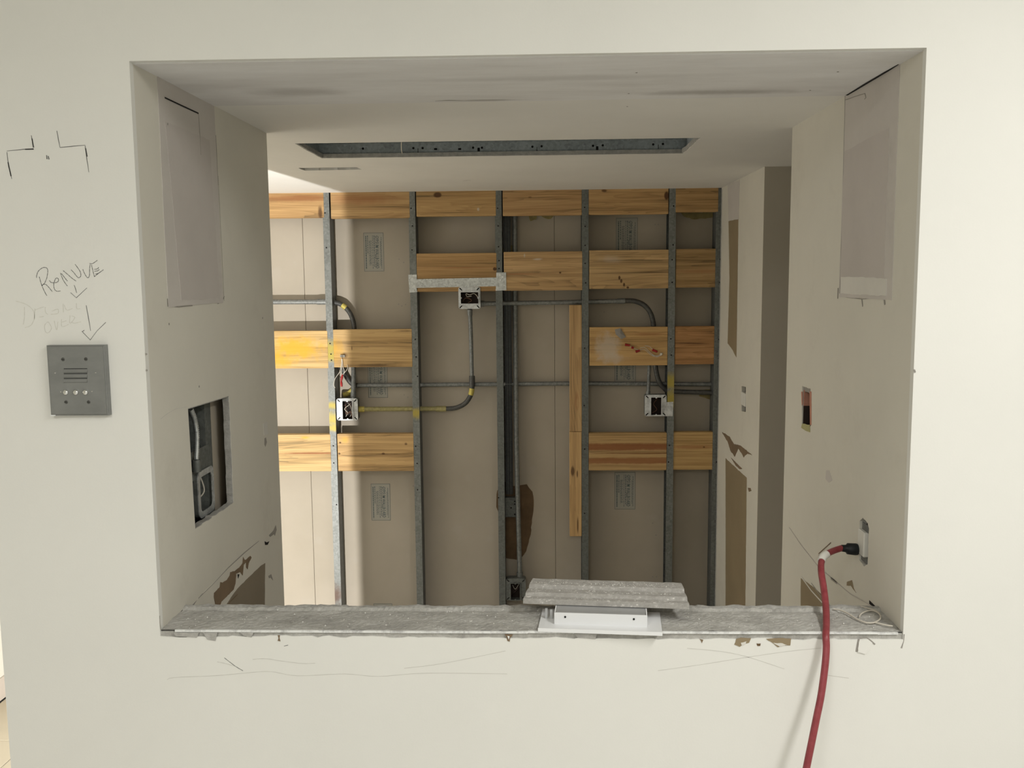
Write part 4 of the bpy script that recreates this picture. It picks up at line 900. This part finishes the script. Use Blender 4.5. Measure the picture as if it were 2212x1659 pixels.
co = lbox(MB(), u0, u1, .032, .0345, .001, .0245).build('collar_front', M['white'], df)
lbox(MB(), u0, u1, .082, .0845, .001, .0245).build('collar_back', M['white'], df)
lbox(MB(), u0, u0+.0025, .034, .082, .001, .0245).build('collar_side', M['white'], df); lbox(MB(), u1-.0025, u1, .034, .082, .001, .0245).build('collar_side', M['white'], df)
MB().add([loc(u0+.003, .0392, .0215), loc(u1-.003, .0392, .0215), loc(u1-.003, .0815, .0262), loc(u0+.003, .0815, .0262), loc(u0+.003, .0392, .0200), loc(u1-.003, .0392, .0200), loc(u1-.003, .0815, .0247), loc(u0+.003, .0815, .0247)], [(0, 1, 2, 3), (7, 6, 5, 4), (0, 4, 5, 1), (2, 6, 7, 3), (0, 3, 7, 4), (1, 5, 6, 2)]).build('damper_plate', M['alu'], df)
for k in range(24):
    uu = u0+.004+k*(u1-u0-.008)/24
    lbox(MB(), uu, uu+.0056, .0347, .0390, .006, .0228).build('fin', M['alu'], df)
lbox(MB(), u0+.003, u1-.003, .046, .0475, .003, .020).build('inner_vane', M['dark'], df)
for q in [(1221, 1328.5), (1369, 1334)]:
    pq = at(*q, Y=A.y+.030); uu = (pq-A).dot(ux)
    MB().tube([loc(uu, .0316, .0165), loc(uu, .0308, .0165)], .0021, 8).build('screw_hole', M['dark'], df)
for uu, h in ((.012, .022), (.022, .020)): lbox(MB(), uu-.0025, uu+.0025, .060, .064, .001, h).build('tab', M['alu'], df)
# ribbed cover: stepped extrusion resting on the collar
Lb, Rb = at(1130, 1304, Z=zp+.0265), at(1489, 1316, Z=zp+.0265)
Lt, Rt = at(1140, 1249, Z=zp+.046), at(1480, 1265, Z=zp+.046)
bx_ = (Rb-Lb).normalized(); by_ = Vector((-bx_.y, bx_.x, 0)); bL = (Rb-Lb).length
dep = (Lt-Lb).dot(by_)
prof = [(0, 0), (0, .009), (.003, .0105), (dep*.16, .0105), (dep*.20, .0075), (dep*.24, .0125), (dep*.28, .0150), (dep*.50, .0150), (dep*.56, .0105), (dep*.60, .0165), (dep*.64, .0195), (dep*.92, .0200), (dep, .0195), (dep, .012), (.02, .0)]
mb = MB(); n = len(prof); nu = 40; vs = []; fs = []
for i in range(nu+1):
    for (v, h) in prof:
        ins_ = .010*(v/dep); u = bL*i/nu; u = ins_+(bL-2*ins_)*i/nu
        vs.append(Lb+bx_*u+by_*v+Vector((0, 0, h+(rs.uniform(-.0004, .0004) if .004 < h else 0))))
for i in range(nu):
    for k in range(n): fs.append((i*n+k, i*n+(k+1) % n, (i+1)*n+(k+1) % n, (i+1)*n+k))
fs += [tuple(range(n))[::-1], tuple(range(nu*n, nu*n+n))]
bm = bmesh.new(); bv = [bm.verts.new(p) for p in vs]
for f in fs: bm.faces.new([bv[i] for i in f])
bmesh.ops.recalc_face_normals(bm, faces=list(bm.faces)); mb.bm(bm)
mb.build('ribbed_cover', M['dustbar'], df, label='dusty stepped metal cover over the back of the diffuser')

# ---------------------------------------------------------------- red extension cord
pc = at(1852, 1187, X=X1-.004)
cd = thing('extension_cord', 'red extension cord from the wall outlet hanging over the sill', 'cord', tuple(pc))
e1 = at(1818, 1184, Y=pc.y-.004); e1m = pc.lerp(e1, .5)
MB().tube([pc, pc.lerp(e1, .15), pc.lerp(e1, .62), pc.lerp(e1, .68), e1], [.0125, .0135, .0125, .0085, .0075], 12).build('plug', M['black'], cd, label='black rubber plug')
path = [e1, at(1800, 1190, Y=pc.y-.012), at(1785, 1198, Y=pc.y-.03), at(1775, 1212, Y=pc.y-.05), at(1774, 1235, Y=.17), at(1779, 1268, Y=.13), at(1784, 1310, Y=.085), at(1785, 1345, Y=.03), at(1784, 1372, Y=-.012),
        at(1785, 1400, Y=-.022), at(1782, 1440, Y=-.034), at(1774, 1500, Y=-.05), at(1764, 1550, Y=-.062), at(1754, 1600, Y=-.072), at(1742, 1659, Y=-.082), at(1728, 1730, Y=-.092), at(1715, 1850, Y=-.10)]
last = path[-1]; path += [Vector((last.x, last.y-.02, .3)), Vector((last.x+.03, last.y-.15, .008)), Vector((last.x+.3, last.y-.5, .008))]
MB().tube(smooth(path, 8), .0068, 12).build('cable', M['red'], cd)
kn = at(1777, 1206, Y=pc.y-.04)
MB().tube(smooth([at(1786, 1197, Y=pc.y-.028), at(1778, 1203, Y=pc.y-.038), at(1774, 1212, Y=pc.y-.05)], 4), [.0085]*9, 10).build('tape_wrap', M['offwhite'], cd, label='white tape wrapped round the cord')
# string loops on the sill
s4 = lambda L: [at(1780+a/5.922, 1100+b/5.922, Z=ZS+.0045) for a, b in L]
st = MB().tube(smooth(s4([(120, 1275), (200, 1288), (300, 1330), (420, 1405), (540, 1450), (640, 1450), (715, 1405), (715, 1350), (640, 1300), (560, 1300), (480, 1335), (455, 1370)]), 6), .0016, 6)
st.tube(smooth(s4([(470, 1243), (560, 1268), (640, 1288), (710, 1335)]), 6), .0016, 6).tube(smooth(s4([(640, 1445), (780, 1480), (880, 1495)]), 6), .0016, 6)
tag(st.build('string_loop', M['wirew'], org=s4([(640, 1445)])[0]), 'loop of pale string lying on the right end of the sill', 'string')
# plaster crumbs
mb = MB(); rc = random.Random(3)
def crumb(p, s_):
    q = [Vector((rc.uniform(-1, 1), rc.uniform(-1, 1), 0)).normalized()*s_ for _ in range(3)]
    mb.add([p+q[0]+Vector((0, 0, -s_*.4)), p+q[1]+Vector((0, 0, -s_*.4)), p+q[2]+Vector((0, 0, -s_*.4)), p+Vector((0, 0, s_*.8))], [(0, 1, 3), (1, 2, 3), (2, 0, 3), (0, 2, 1)])
for _ in range(500): crumb(Vector((rc.uniform(X0+.02, X1-.02), rc.uniform(.008, T), ZS+.0008)), rc.choice((.0008, .001, .0014, .0022)))
for _ in range(420):
    u, k = rc.uniform(.01, .99), rc.choice((.06, .38, .42, .70, .75, .8, .88)); v = dep*(k+rc.uniform(-.05, .05)); v = max(.004, v)
    h = .0108 if v < dep*.2 else .0153 if v < dep*.55 else .0200
    crumb(Lb+bx_*(bL*u*.96+.006)+by_*v+Vector((0, 0, h)), rc.choice((.0007, .001, .0013, .0018)))
cr = mb.build('plaster_crumbs', M['crumb'], kind='stuff'); cr['label'] = 'white plaster crumbs scattered on the sill and diffuser'; cr['category'] = 'debris'
for o in bpy.data.objects:
    if '_o' in o: del o['_o']
